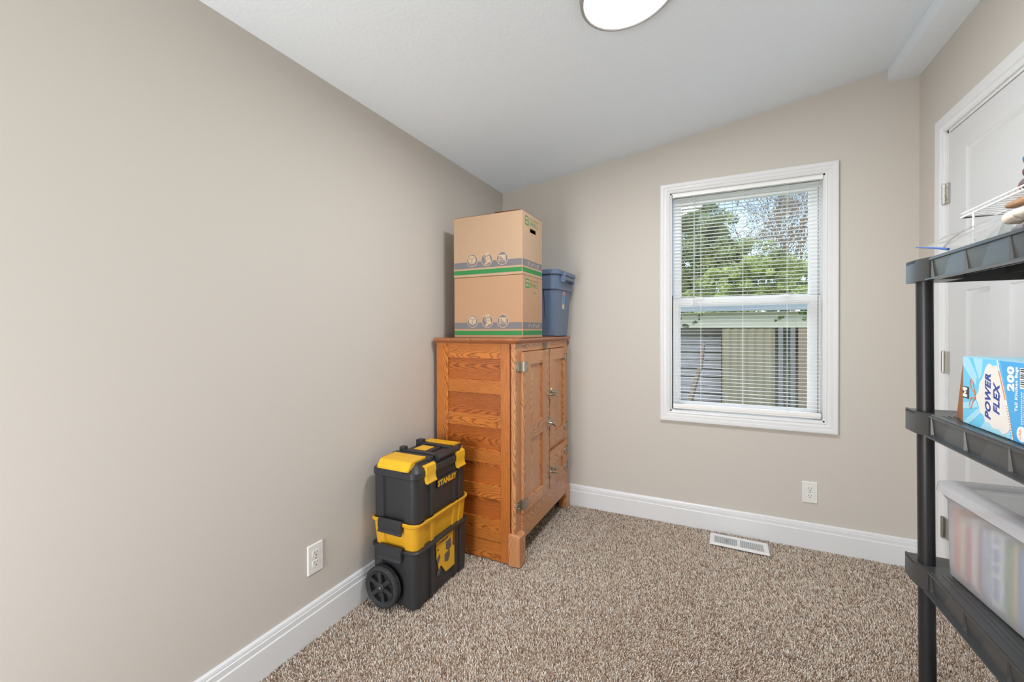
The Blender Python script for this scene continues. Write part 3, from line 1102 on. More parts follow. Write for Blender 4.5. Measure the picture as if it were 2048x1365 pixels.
        io = obj('icon', r_, INKC, t)
        obj('icon_disc', d_, INKS, io)
        obj('icon_symbol', art, INKC, io)
        obj('icon_detail', det, INKS, io)
        if i == 1:
            obj('icon_detail', obj_extra, INKS, io)
    b = MB()
    b.poly(rr2(0.034, 0.262, 0.082, 0.310, 0.006), S, 0, w)
    obj('badge', b, INKG, t)
    b = MB()
    bars(b, 0.040, 0.290, 0.078, 0.303, S, w, 2 * w, 3)
    bars(b, 0.040, 0.269, 0.078, 0.283, S, w, 2 * w, 3)
    obj('badge_lettering', b, INKC, t)
    b = MB()
    text_into(b, '17" x 11" x 13"', 0.068, 0.0525, 0.226, 0.0735, S, w, 2 * w, 0.01)
    obj('size_lettering', b, INKC, t)
    b = MB()
    text_into(b, 'SMALL', 0.094, 0.268, 0.212, 0.291, S, 0, w, 0.0)
    if not hole:
        b.rect(0.128, 0.240, 0.182, 0.2425, S, 0, w)
    obj('green_lettering', b, INKG, t)
    b = MB()
    text_into(b, 'EXTRA STRENGTH', 0.094, 0.2985, 0.213, 0.308, S, 0, w, 0.0)
    obj('small_lettering', b, mat('grey_green_print', rgb(112, 126, 104), 0.7), t)
    return t
moving_box(0.104, 1.1475, 0.326, 'cardboard moving box standing on the oak cabinet, lower of the two', CARD2)
moving_box(0.102, 1.4770, 0.328, 'cardboard moving box with a hand hole, stacked on top of the other', CARD, hole=True)

# ------------------------------------------------------------------ blue grey tote
TOTE = mat('slate_blue_plastic', rgb(98, 116, 142), 0.42, bump=(400, 0.05, 0.0005))
tt = thing('storage_tote', 'slate blue plastic storage tote with lid beside the moving boxes, against the back wall', 'tote', (0.29, -0.205, 1.1475))
z0 = 1.1475
b = MB()
def tr(ins, z, r=0.045):
    return rrect(0.022 + ins, -0.385 + ins, 0.566 - ins, -0.022 - ins, r, z, 6)
rings = [tr(0.046, z0 + 0.0005, 0.035), tr(0.040, z0 + 0.008, 0.04), tr(0.022, z0 + 0.285, 0.045), tr(0.022, z0 + 0.288), tr(0.013, z0 + 0.290), tr(0.010, z0 + 0.395)]
b.loft(rings)
obj('tub', b, TOTE, tt)
b = MB()
rings = [tr(0.004, z0 + 0.377), tr(0.0, z0 + 0.380), tr(0.0, z0 + 0.402), tr(0.005, z0 + 0.409), tr(0.022, z0 + 0.411), tr(0.030, z0 + 0.405), tr(0.034, z0 + 0.405)]
b.loft(rings)
obj('lid', b, TOTE, tt)
b = MB()
b.box(0.553, -0.300, z0 + 0.348, 0.583, -0.110, z0 + 0.374, 0.004)
b.box(0.560, -0.300, z0 + 0.373, 0.590, -0.110, z0 + 0.396, 0.004)
for y in (-0.296, -0.114):
    b.box(0.535, y - 0.007, z0 + 0.335, 0.581, y + 0.007, z0 + 0.3765, 0.002)
obj('handle', b, TOTE, tt)
# dark strip painting the shade in the tub's vertical groove
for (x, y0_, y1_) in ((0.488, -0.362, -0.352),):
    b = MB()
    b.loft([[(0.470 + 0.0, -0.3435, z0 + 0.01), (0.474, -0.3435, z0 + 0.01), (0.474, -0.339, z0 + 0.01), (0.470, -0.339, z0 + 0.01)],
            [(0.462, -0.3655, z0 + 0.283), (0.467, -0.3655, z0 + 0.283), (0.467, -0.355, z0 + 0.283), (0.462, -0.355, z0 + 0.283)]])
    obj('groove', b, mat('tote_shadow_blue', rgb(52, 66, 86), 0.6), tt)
b = MB()
def tf(u, v, w):
    # end face of the tub leans inward toward the floor
    zz = z0 + v
    x = 0.566 - (0.040 - (v - 0.008) / 0.277 * 0.018)
    return (x + w, u, zz)
b.poly(rr2(-0.232, 0.172, -0.190, 0.282, 0.012), tf, 0.0004, 0.0012)
st = obj('sticker', b, mat('sticker_white', rgb(214, 206, 196), 0.5), tt)
b = MB(); b.poly(rr2(-0.230, 0.206, -0.192, 0.262, 0.002), tf, 0.0012, 0.0016); obj('sticker_band', b, mat('sticker_blue', rgb(70, 150, 200), 0.5), st)
b = MB(); b.disc(-0.211, 0.268, 0.012, tf, 0.0016, 0.002, 16); obj('sticker_dot', b, mat('sticker_red', rgb(196, 84, 96), 0.5), st)
b = MB(); b.rect(-0.230, 0.198, -0.192, 0.206, tf, 0.0012, 0.0016); obj('sticker_stripe', b, mat('sticker_orange', rgb(216, 160, 90), 0.5), st)

# ------------------------------------------------------------------ rolling tool chest
BLK = mat('black_plastic', rgb(50, 51, 53), 0.42, bump=(500, 0.08, 0.0004))
BLK2 = mat('black_plastic_matt', rgb(48, 48, 50), 0.55)
YEL = mat('yellow_plastic', rgb(236, 182, 40), 0.4, bump=(500, 0.05, 0.0004))
YEL2 = mat('yellow_plastic_tray', rgb(226, 168, 36), 0.42, bump=(500, 0.05, 0.0004))
tc_ = thing('rolling_tool_chest', 'black and yellow rolling tool chest of three stacked boxes, standing beside the oak cabinet', 'tool chest', (0.16, -1.16, 0))
X0, X1, Y0, Y1 = 0.036, 0.283, -1.364, -0.952
def body_ring(ins, z, r=0.030, fl=()):
    """outline with raised corner columns and ribs on the long and short sides"""
    x0, x1, y0, y1 = X0 + ins, X1 - ins, Y0 + ins, Y1 - ins
    s = 0.009
    pts = []
    # go round counter clockwise from the +x side, near corner
    def corner(cx, cy, a, r):
        return [(cx + r * math.cos(math.radians(a + 90 * i / 4)), cy + r * math.sin(math.radians(a + 90 * i / 4)), z) for i in range(5)]
    cw = 0.062
    # right side, upward in y
    pts += corner(x1 - r, y0 + r, 270, r)
    pts += [(x1, y0 + cw, z), (x1 - s, y0 + cw + 0.006, z), (x1 - s, y0 + cw + 0.045, z), (x1, y0 + cw + 0.050, z), (x1, y0 + cw + 0.068, z), (x1 - s, y0 + cw + 0.074, z)]
    pts += [(x1 - s, y1 - cw - 0.050, z), (x1 - s * .4, y1 - cw - 0.046, z), (x1 - s * .4, y1 - cw - 0.020, z), (x1 - s, y1 - cw - 0.016, z), (x1 - s, y1 - cw - 0.006, z), (x1, y1 - cw, z)]
    pts += corner(x1 - r, y1 - r, 0, r)
    pts += [(x1 - cw, y1, z), (x1 - cw - 0.006, y1 - s, z), (x0 + cw + 0.006, y1 - s, z), (x0 + cw, y1, z)]
    pts += corner(x0 + r, y1 - r, 90, r)
    pts += corner(x0 + r, y0 + r, 180, r)
    pts += [(x0 + cw, y0, z), (x0 + cw + 0.006, y0 + s, z), (x1 - cw - 0.006, y0 + s, z), (x1 - cw, y0, z)]
    return pts
b = MB()
b.loft([body_ring(0.010, 0.0), body_ring(0.004, 0.006), body_ring(0.001, 0.225), body_ring(0.001, 0.236)])
base = obj('base_bin', b, BLK, tc_)
b = MB()
b.loft([rrect(X0 - 0.004, Y0 - 0.004, X1 + 0.004, Y1 + 0.004, 0.034, 0.236, 6), rrect(X0 - 0.006, Y0 - 0.006, X1 + 0.006, Y1 + 0.006, 0.036, 0.240, 6),
        rrect(X0 - 0.006, Y0 - 0.006, X1 + 0.006, Y1 + 0.006, 0.036, 0.246, 6), rrect(X0 - 0.003, Y0 - 0.003, X1 + 0.003, Y1 + 0.003, 0.034, 0.249, 6)])
obj('rim', b, BLK, base)
# feet columns under the wheel recess
# label on the base
LF = lambda u, v, w: (X1 - 0.0082 + w, u, v)
b = MB()
b.poly([(-1.209, 0.226), (-1.209, 0.150), (-1.197, 0.120), (-1.192, 0.094), (-1.174, 0.108), (-1.136, 0.058), (-1.064, 0.058), (-1.064, 0.226)], LF, 0, 0.0008)
lab = obj('label', b, YEL, base)
b = MB()
text_into(b, 'STANLEY', -1.204, 0.207, -1.112, 0.222, LF, 0.0008, 0.0012, 0.04)
bars(b, -1.204, 0.199, -1.128, 0.2015, LF, 0.0008, 0.0012, 16)
bars(b, -1.204, 0.184, -1.188, 0.190, LF, 0.0008, 0.0012, 3)
obj('label_lettering', b, BLK2, lab)
LGR = mat('label_grey', rgb(104, 92, 88), 0.5)
for q, w0_ in (([(-1.136, 0.196), (-1.095, 0.203), (-1.090, 0.158), (-1.108, 0.150), (-1.134, 0.160)], 0.0008), ([(-1.146, 0.143), (-1.104, 0.152), (-1.104, 0.118), (-1.118, 0.100), (-1.146, 0.108)], 0.0008),
               ([(-1.207, 0.150), (-1.183, 0.166), (-1.180, 0.146), (-1.196, 0.122), (-1.206, 0.128)], 0.0008), ([(-1.205, 0.090), (-1.180, 0.104), (-1.176, 0.090), (-1.192, 0.070), (-1.205, 0.074)], 0.0)):
    obj('label_picture', MB().poly(q, LF, w0_, 0.0013), LGR, lab)
obj('label_picture', MB().stroke([(-1.108, 0.203), (-1.103, 0.222), (-1.090, 0.224), (-1.094, 0.203)], 0.0025, LF, 0.0008, 0.0013), LGR, lab)
b = MB()
b.poly([(-1.082, 0.160), (-1.066, 0.150), (-1.066, 0.222), (-1.076, 0.226)], LF, 0.0008, 0.0012)
obj('label_photo', b, mat('label_brown', rgb(128, 62, 34), 0.5), lab)
# tray
b = MB()
b.loft([body_ring(0.010, 0.2495, 0.028), body_ring(0.002, 0.352, 0.030)])
tray = obj('middle_tray', b, YEL2, tc_)
b = MB()
def rim_ring(o, z, lift=0.0):
    pts = rrect(X0 - o, Y0 - o, X1 + o, Y1 + o, 0.036, z, 6)
    out = []
    for x, y, zz in pts:
        k = abs(y - (Y0 + Y1) / 2) / ((Y1 - Y0) / 2)
        out.append((x, y, zz + lift * max(0, (k - 0.7) / 0.3)))
    return out
b.loft([rim_ring(0.000, 0.348), rim_ring(0.006, 0.350, 0.004), rim_ring(0.0075, 0.356, 0.008), rim_ring(0.003, 0.360, 0.008), rim_ring(-0.001, 0.359, 0.007), rim_ring(-0.004, 0.350)])
obj('rim', b, YEL2, tray)
# top toolbox
b = MB()
b.loft([body_ring(0.010, 0.356, 0.028), body_ring(0.006, 0.364, 0.028), body_ring(0.004, 0.560, 0.030), body_ring(0.004, 0.566, 0.030)])
tb = obj('toolbox', b, BLK, tc_)
TF = lambda u, v, w: (X1 - 0.0150 + w, u, v)
b = MB()
TLF = lambda u, v, w: (X1 - 0.0082 + (v - 0.362) / 0.198 * 0.006 - 0.004 + w, u, v)
b.rect(-1.200, 0.466, -1.042, 0.510, TLF, -0.001, 0.0016)
bd = obj('badge', b, BLK2, tb)
b = MB()
text_into(b, 'STANLEY', -1.196, 0.474, -1.046, 0.502, TLF, 0.0016, 0.0026, 0.045)
obj('badge_lettering', b, YEL, bd)
# lid
b = MB()
def lid_ring(o, z, r=0.034):
    return rrect(X0 + 0.002 - o, Y0 + 0.002 - o, X1 - 0.002 + o, Y1 - 0.002 + o, r, z, 6)
b.loft([lid_ring(0.0, 0.552), lid_ring(0.0035, 0.556), lid_ring(0.003, 0.580), lid_ring(-0.003, 0.587), lid_ring(-0.022, 0.610), lid_ring(-0.030, 0.613)])
lid = obj('lid', b, BLK, tb)
# raised rims around the two organizers and the handle well
for q in ((0.055, -1.250, 0.606, 0.268, -1.216, 0.622), (0.055, -1.070, 0.606, 0.268, -1.042, 0.622), (0.062, -1.325, 0.600, 0.078, -1.240, 0.621),
          (0.062, -1.045, 0.600, 0.078, -0.975, 0.621), (0.250, -1.325, 0.600, 0.262, -1.240, 0.619), (0.250, -1.045, 0.600, 0.262, -0.975, 0.619)):
    obj('lid_rib', MB().box(*q, 0.003), BLK, lid)
for (ya, yb, s) in ((-1.252, -1.371, -1), (-1.040, -0.950, 1)):
    b = MB()
    pr = [(ya, 0.608), (ya, 0.6255), (yb - s * 0.030, 0.6245), (yb - s * 0.018, 0.618), (yb, 0.594), (yb, 0.588), (yb - s * 0.03, 0.600)]
    b.extrude_profile(pr, lambda y, z, q: (q, y, z), 0.078, 0.250)
    for q in (0.080, 0.243):
        b.extrude_profile([(y, z + 0.0015) for y, z in pr], lambda y, z, k: (k, y, z), q, q + 0.005)
    b.box(0.14, min(yb - s * 0.075, yb - s * 0.070), 0.624, 0.19, max(yb - s * 0.075, yb - s * 0.070), 0.6268)
    obj('organizer_cover', b, YEL, lid)
b = MB()
b.box(0.092, -1.345, 0.575, 0.215, -1.358, 0.598)
obj('grip_recess', b, DARK, lid) if False else b.bm.free()
# carry handle folded down
b = MB()
b.tube([(0.272, -1.205, 0.609), (0.272, -1.028, 0.609)], 0.0155, 16)
b.box(0.085, -1.212, 0.612, 0.268, -1.186, 0.628, 0.004)
b.box(0.085, -1.080, 0.612, 0.268, -1.054, 0.628, 0.004)
b.box(0.066, -1.214, 0.604, 0.096, -1.184, 0.640, 0.005)
b.box(0.060, -1.084, 0.604, 0.096, -1.048, 0.642, 0.005)
b.box(0.222, -1.190, 0.606, 0.262, -1.075, 0.618, 0.003)
h = obj('carry_handle', b, BLK, lid)
b = MB().cyl((0.272, -1.2058, 0.609), (0.272, -1.2040, 0.609), 0.0105, 16)
obj('handle_bore', b, DARK, h)
b = MB()
b.box(0.108, -1.180, 0.606, 0.216, -1.090, 0.624, 0.004)
obj('handle_pad', b, BLK2, lid)
b = MB()
b.box(0.122, -1.176, 0.6235, 0.190, -1.106, 0.6265, 0.001)
obj('logo_plate', b, YEL, lid)
# yellow front latches
for y in (-1.265, -1.027):
    b = MB()
    hw = 0.033
    pr = [(0.262, 0.598), (0.279, 0.604), (0.291, 0.596), (0.2935, 0.572), (0.290, 0.556), (0.292, 0.536), (0.299, 0.527), (0.297, 0.522), (0.284, 0.524), (0.279, 0.540), (0.279, 0.592), (0.262, 0.594)]
    b.extrude_profile(pr, lambda x, z, q: (x, q, z), y - hw, y + hw)
    obj('latch', b, YEL, tb)
# front lip of the lid between the latches
obj('lid_lip', MB().box(0.272, -1.225, 0.556, 0.288, -1.066, 0.588, 0.005), BLK, lid)
obj('lid_lip', MB().box(0.282, -1.150, 0.568, 0.291, -1.095, 0.584, 0.003), BLK2, lid)
# black clips on the short side joining the boxes
for z1_, pr_, nm in ((0.372, tray, 'clip'), (0.258, base, 'clip')):
    b = MB()
    hh = 0.050
    pr = [(0.004, 0.0), (-0.010, 0.004), (-0.018, -0.004), (-0.019, -0.028), (-0.016, -0.044), (-0.022, -0.054), (-0.012, -0.056), (-0.007, -0.040), (0.004, -0.036)]
    b.extrude_profile(pr, lambda a, z, q: (q, Y0 + a, z1_ + z), 0.092, 0.218)
    obj(nm, b, BLK2, pr_)
b = MB().box(0.100, Y0 - 0.003, 0.566, 0.218, Y0 + 0.010, 0.586, 0.002)
obj('finger_slot', b, BLK2, lid)
# wheels
def wheel(y_out, s):
    cx, cz, r = 0.124, 0.088, 0.088
    yo = y_out
    b = MB()
    prof = [(r - 0.004, 0.002), (r, 0.008), (r, 0.014), (r - 0.005, 0.016), (r - 0.005, 0.019), (r, 0.021), (r, 0.030), (r - 0.006, 0.035), (r - 0.020, 0.035), (r - 0.020, 0.004), (r - 0.012, 0.0)]
    b.lathe([(a, s * h_) for a, h_ in prof], (cx, yo, cz), 'y', 64)
    # tread blocks
    for k in range(40):
        a = 2 * math.pi * k / 40
        M = Matrix.Translation((cx, yo + s * 0.017, cz)) @ Matrix.Rotation(a, 4, 'Y') @ Matrix.Translation((r - 0.001, 0, 0))
        b.box(-0.003, -0.012, -0.0022, 0.0015, 0.012, 0.0022, M=M)
    wh = obj('wheel', b, mat('black_rubber', rgb(52, 52, 52), 0.75, bump=(160, 0.5, 0.003), mottle=(150, 0.35)), tc_)
    b = MB()
    b.lathe([(0.020, s * 0.001), (0.020, s * 0.030), (0.003, s * 0.030), (0.003, s * -0.001), (0.014, s * -0.002)], (cx, yo, cz), 'y', 32)
    b.lathe([(r - 0.021, s * 0.002), (r - 0.021, s * 0.032), (r - 0.027, s * 0.032), (r - 0.027, s * 0.004)], (cx, yo, cz), 'y', 48)
    for k in range(6):
        a = math.radians(20 + 60 * k)
        M = Matrix.Translation((cx, yo, cz)) @ Matrix.Rotation(a, 4, 'Y')
        b.box(0.015, min(s * 0.004, s * 0.024), -0.0095, r - 0.024, max(s * 0.004, s * 0.024), 0.0095, 0.003, M=M)
    obj('hub', b, BLK, wh)
    b = MB()
    b.lathe([(r - 0.022, s * 0.024), (r - 0.022, s * 0.028), (0.018, s * 0.028), (0.018, s * 0.024)], (cx, yo, cz), 'y', 48)
    obj('back_plate', b, BLK2, wh)
    b = MB()
    b.lathe([(0.0002, s * -0.004), (0.006, s * -0.002), (0.006, s * 0.004), (0.0002, s * 0.004)], (cx, yo, cz), 'y', 16)
    obj('axle_cap', b, CHROME, wh)
wheel(-1.404, 1)

# ------------------------------------------------------------------ plastic shelving unit
RP = mat('graphite_plastic', rgb(62, 63, 63), 0.30, bump=(260, 0.05, 0.0005))
RPOLE = mat('black_pole_plastic', rgb(40, 40, 42), 0.36)
RANG = math.radians(-89)
rk = thing('shelving_unit', 'dark grey plastic shelving unit with black poles in front of the white door', 'shelves', (1.947, -1.045, 0), RANG)
SLN, SDP, STH = 0.91, 0.338, 0.064
def shelf_outline_front():
    """top edge line and recessed face line along the long front side, for x from 0 to SLN"""
    top = [(0.0, 0.0), (0.062, 0.0), (0.112, 0.014), (0.122, 0.018)]
    return top
def shelf(zt):
    b = MB()
    zb = zt - STH
    # deck
    T = [(0, 0), (0.062, 0.0), (0.118, 0.018), (SLN - 0.118, 0.018), (SLN - 0.062, 0), (SLN, 0), (SLN, SDP), (0, SDP)]
    b.poly(T, lambda x, y, z: (x, y, z), zt - 0.008, zt)
    # raised bead along the front edge
    for (a, c) in zip(T[:5], T[1:6]):
        d = Vector((c[0] - a[0], c[1] - a[1], 0)).normalized()
        n = Vector((-d.y, d.x, 0)) * 0.005
        b.loft([[(a[0], a[1], zt - 0.001), (a[0] + n.x, a[1] + n.y, zt - 0.001), (a[0] + n.x * .8, a[1] + n.y * .8, zt + 0.0022), (a[0] + n.x * .2, a[1] + n.y * .2, zt + 0.0022)],
                [(c[0], c[1], zt - 0.001), (c[0] + n.x, c[1] + n.y, zt - 0.001), (c[0] + n.x * .8, c[1] + n.y * .8, zt + 0.0022), (c[0] + n.x * .2, c[1] + n.y * .2, zt + 0.0022)]])
    # ridges on the deck
    for yy in (0.040, 0.052, 0.064):
        b.box(0.12, yy, zt - 0.001, SLN - 0.12, yy + 0.003, zt + 0.0012)
    # corner blocks
    for xa, xb_ in ((0, 0.112), (SLN, SLN - 0.112)):
        s = 1 if xb_ > xa else -1
        for ya, yb, q in ((0.0, 0.085, 1), (SDP, SDP - 0.085, -1)):
            pts = [(xa, ya), (xa + s * 0.062, ya), (xa + s * 0.112, ya + q * 0.014), (xa + s * 0.118, yb), (xa, yb)]
            b.loft([[(x, y, zb) for x, y in pts], [(x, y, zt - 0.0005) for x, y in pts]])
    # front and back walls: bays of slanted facets with a deep rib groove between
    for yo, q in ((0.018, 1), (SDP - 0.018, -1)):
        x = 0.114
        nb = 4
        bw = (SLN - 0.228) / nb
        for k in range(nb):
            xa = x + bw * k
            xm_t, xm_b = xa + bw * 0.60, xa + bw * 0.36
            yr = yo + q * 0.010
            yp = yo + q * 0.001
            # groove facet
            ya_ = yo + q * 0.0015
            qs = [((xa, yo), (xa, yo)), ((xa + 0.001, ya_), (xa + 0.003, yo + q * 0.0065)), ((xm_t, ya_), (xm_b, yo + q * 0.0065)),
                  ((xm_t + 0.001, yo + q * 0.001), (xm_b + 0.003, yo + q * 0.003)), ((xa + bw, yo), (xa + bw, yo))]
            for (t0, b0), (t1, b1) in zip(qs[:-1], qs[1:]):
                e = q * 0.004
                b.loft([[(t0[0], t0[1], zt - 0.004), (b0[0], b0[1], zb + 0.006), (b0[0], b0[1] + e, zb + 0.006), (t0[0], t0[1] + e, zt - 0.004)],
                        [(t1[0], t1[1], zt - 0.004), (b1[0], b1[1], zb + 0.006), (b1[0], b1[1] + e, zb + 0.006), (t1[0], t1[1] + e, zt - 0.004)]])
        # bottom flange
        pr = [(yo - q * 0.010, zb), (yo + q * 0.014, zb), (yo + q * 0.022, zb + 0.007), (yo + q * 0.004, zb + 0.007), (yo - q * 0.010, zb + 0.004)]
        b.extrude_profile(pr, lambda y, z, s: (s, y, z), 0.104, SLN - 0.104)
        # top flange
        b.box(0.104, min(yo - q * 0.004, yo + q * 0.016), zt - 0.007, SLN - 0.104, max(yo - q * 0.004, yo + q * 0.016), zt - 0.001)
    # end walls
    b.box(0.001, 0.08, zb, 0.006, SDP - 0.08, zt - 0.001)
    b.box(SLN - 0.006, 0.08, zb, SLN - 0.001, SDP - 0.08, zt - 0.001)
    # ribs underneath
    for xx in (0.28, 0.455, 0.63):
        b.box(xx, 0.03, zb + 0.018, xx + 0.004, SDP - 0.03, zt - 0.007)
    for yy in (0.12, 0.22):
        b.box(0.01, yy, zb + 0.018, SLN - 0.01, yy + 0.004, zt - 0.007)
    return obj('shelf', b, RP, rk, local=True, smooth=25)
SH = (1.394, 0.942, 0.490, 0.064)
for zt_ in SH:
    shelf(zt_)
PX = [(0.048, 0.028), (SLN - 0.048, 0.028), (0.048, SDP - 0.028), (SLN - 0.048, SDP - 0.028)]
for za, zb_ in ((SH[3], SH[2] - STH), (SH[2], SH[1] - STH), (SH[1], SH[0] - STH)):
    for px_, py_ in PX:
        def off(z):
            return (0.012 - 0.012 * z / 1.3, 0.006 - 0.007 * z / 1.3)
        a, c = off(za), off(zb_)
        b = MB()
        b.tube([(px_ + a[0], py_ + a[1], za - 0.002), (px_ + (a[0] + c[0]) / 2, py_ + (a[1] + c[1]) / 2, (za + zb_) / 2), (px_ + c[0], py_ + c[1], zb_ + 0.002)], 0.0198, 28)
        obj('post', b, RPOLE, rk, local=True)

# ------------------------------------------------------------------ kitchen bag carton on the middle shelf
CB0 = Vector((1.998, -1.254, 0.9435))
CBL, CBH, CBD = 0.32, 0.174, 0.20
CYAN = mat('carton_cyan', rgb(112, 202, 238), 0.45)
CYL = mat('carton_pale_cyan', rgb(168, 222, 242), 0.45)
BLUE = mat('carton_blue', rgb(76, 168, 226), 0.45)
WHT = mat('carton_white', rgb(238, 240, 242), 0.45)
NAVY = mat('carton_navy', rgb(50, 66, 150), 0.45)
ORG_ = mat('carton_orange', rgb(232, 140, 92), 0.45)
KRAFT = mat('carton_kraft_inside', rgb(160, 104, 64), 0.8)
ck = thing('trash_bag_carton', 'blue and white carton of tall kitchen bags lying on the middle shelf', 'box', (CB0.x + CBD / 2, CB0.y - CBL / 2, CB0.z), 0)
b = MB()
b.box(CB0.x, CB0.y - CBL, CB0.z, CB0.x + CBD, CB0.y, CB0.z + CBH, 0.0015)
obj('carton', b, CYL, ck)
b = MB()
b.loft([[(1.999, -1.2525, 0.9445), (2.003, -1.2525, 0.9445), (2.003, -1.2525, 1.115), (1.999, -1.2525, 1.115)],
        [(2.020, -1.163, 0.9445), (2.0215, -1.163, 0.9445), (2.0045, -1.244, 1.1145), (2.003, -1.244, 1.1145)]])
obj('end_flap', b, KRAFT, ck)
F = lambda u, v, w: (CB0.x - w, CB0.y - u, CB0.z + v)
w = 0.0004
b = MB()
b.rect(0.0005, 0.001, CBL - 0.001, CBH - 0.001, F, 0, w)
art = obj('front_print', b, CYAN, ck)
for ry in ([(0.001, 0.150), (0.001, 0.172), (0.026, 0.172), (0.066, 0.125), (0.060, 0.105)], [(0.048, 0.172), (0.090, 0.172), (0.085, 0.130), (0.075, 0.120)],
           [(0.001, 0.036), (0.001, 0.052), (0.060, 0.066), (0.070, 0.050)], [(0.001, 0.002), (0.030, 0.002), (0.085, 0.040), (0.070, 0.048)], [(0.080, 0.002), (0.200, 0.002), (0.190, 0.030), (0.110, 0.030)]):
    obj('ray', MB().poly(ry, F, w, 2 * w), CYL, art)
b = MB()
b.poly([(0.153, 0.173), (0.158, 0.173), (0.170, 0.138), (0.184, 0.100), (0.198, 0.050), (0.211, 0.001), (0.319, 0.001), (0.319, 0.173)], F, w, 2 * w)
obj('side_field', b, BLUE, art)
b = MB()
b.poly(smooth2([(0.062, 0.076), (0.074, 0.092), (0.078, 0.112), (0.092, 0.128), (0.104, 0.152), (0.118, 0.163), (0.134, 0.158), (0.148, 0.160), (0.158, 0.142), (0.174, 0.104), (0.190, 0.052), (0.196, 0.022), (0.172, 0.006), (0.158, 0.014),
        (0.136, 0.012), (0.118, 0.022), (0.104, 0.020), (0.096, 0.034), (0.080, 0.042), (0.074, 0.058)]), F, 2 * w, 3 * w)
obj('bag_picture', b, mat('carton_bag_white', rgb(232, 228, 222), 0.5), art)
b = MB()
b.stroke([(0.151, 0.173), (0.158, 0.152), (0.172, 0.116), (0.184, 0.084), (0.196, 0.045), (0.208, 0.002)], 0.0042, F, 3 * w, 4 * w)
text_into(b, '200', 0.187, 0.108, 0.213, 0.163, F, 3 * w, 4 * w, 0.055, rot=True)
text_into(b, 'Tall Kitchen Bags', 0.2145, 0.066, 0.227, 0.163, F, 3 * w, 4 * w, 0.035, rot=True)
b.rect(0.232, 0.118, 0.262, 0.162, F, 3 * w, 4 * w)
obj('white_lettering', b, WHT, art)
b = MB()
bars(b, 0.236, 0.042, 0.2385, 0.112, F, 3 * w, 4 * w, 16, rot=True)
bars(b, 0.241, 0.042, 0.2435, 0.112, F, 3 * w, 4 * w, 14, rot=True)
obj('small_print', b, WHT, art)
b = MB().disc(0.238, 0.021, 0.0165, F, 3 * w, 4 * w, 28)
obj('seal', b, WHT, art)
b = MB()
for k in range(9):
    v = 0.122 + k * 0.0045
    b.rect(0.234, v, 0.260, v + (0.0026 if k % 3 else 0.0014), F, 4 * w, 5 * w)
obj('barcode', b, mat('carton_black', rgb(60, 56, 54), 0.5), art)
b = MB()
text_into(b, 'USA', 0.2295, 0.011, 0.2365, 0.031, F, 4 * w, 5 * w, 0.0, rot=True)
obj('seal_lettering', b, ORG_, art)
b = MB()
b.stroke([(0.157, 0.150), (0.168, 0.122), (0.182, 0.086)], 0.004, F, 4 * w, 5 * w)
for k in range(12):
    b.rect(0.184 + k * 0.0018, 0.072 - k * 0.0056, 0.189 + k * 0.0018, 0.074 - k * 0.0056, F, 4 * w, 5 * w)
obj('orange_line', b, ORG_, art)
b = MB()
lp = [(0.062, 0.074), (0.058, 0.084), (0.052, 0.100), (0.047, 0.113), (0.042, 0.119), (0.036, 0.115), (0.035, 0.106), (0.041, 0.095), (0.050, 0.088), (0.060, 0.078)]
b.stroke(lp, 0.0028, F, 3 * w, 4 * w)
lp = [(0.062, 0.074), (0.050, 0.073), (0.040, 0.070), (0.034, 0.060), (0.033, 0.048), (0.037, 0.043), (0.043, 0.048), (0.046, 0.058), (0.054, 0.068), (0.061, 0.073)]
b.stroke(lp, 0.0028, F, 3 * w, 4 * w)
obj('drawstring_picture', b, ORG_, art)
b = MB()
text_into(b, 'POWER', 0.103, 0.030, 0.127, 0.139, F, 4 * w, 5 * w, 0.042, 0.25, rot=True)
text_into(b, 'FLEX', 0.137, 0.048, 0.161, 0.122, F, 4 * w, 5 * w, 0.042, 0.25, rot=True)
obj('navy_lettering', b, NAVY, art)
b = MB()
text_into(b, 'POWER', 0.1015, 0.0285, 0.1285, 0.1405, F, 3 * w, 4 * w, 0.07, 0.25, rot=True)
text_into(b, 'FLEX', 0.1355, 0.0465, 0.1625, 0.1235, F, 3 * w, 4 * w, 0.07, 0.25, rot=True)
obj('lettering_outline', b, WHT, art)
b = MB()
b.rect(0.0012, 0.066, 0.030, 0.096, F, 2 * w, 3 * w)
badge = obj('badge', b, mat('carton_badge_dark', rgb(62, 60, 56), 0.5), art)
b = MB()
ML = [(0, 0), (0, 1), (.25, 1), (.5, .55), (.75, 1), (1, 1), (1, 0), (.72, 0), (.72, .5), (.5, .15), (.28, .5), (.28, 0)]
b.poly([(0.002 + (1 - y) * 0.020, 0.0690 + x * 0.0245) for x, y in ML], F, 3 * w, 4 * w)
obj('badge_letter', b, WHT, badge)

# ------------------------------------------------------------------ clear bin with files on the lower shelf
CLR = clear_mat('milky_clear_plastic', (0.985, 0.99, 0.995, 1), gloss_rough=0.2, diff=0.30, diffcol=(0.95, 0.94, 0.96, 1), refr=0.6, refr_rough=0.22)
LIDM = clear_mat('milky_lid_plastic', (0.98, 0.985, 0.99, 1), gloss_rough=0.2, diff=0.45, diffcol=(0.92, 0.93, 0.96, 1))
LIDC = clear_mat('clear_lid_window', (0.96, 0.97, 0.96, 1), gloss_rough=0.08, diff=0.12, diffcol=(0.8, 0.8, 0.76, 1))
BA = math.radians(-84.93)
BL, BD = 0.44, 0.215
BZ = 0.4935
cb = thing('storage_bin', 'clear plastic storage bin with white rimmed lid on the lower shelf', 'bin', (2.004, -1.150, BZ), BA)
b = MB()
def br(o, z, r=0.022):
    return rrect(-o, -o, BL + o, BD + o, r, z, 5)
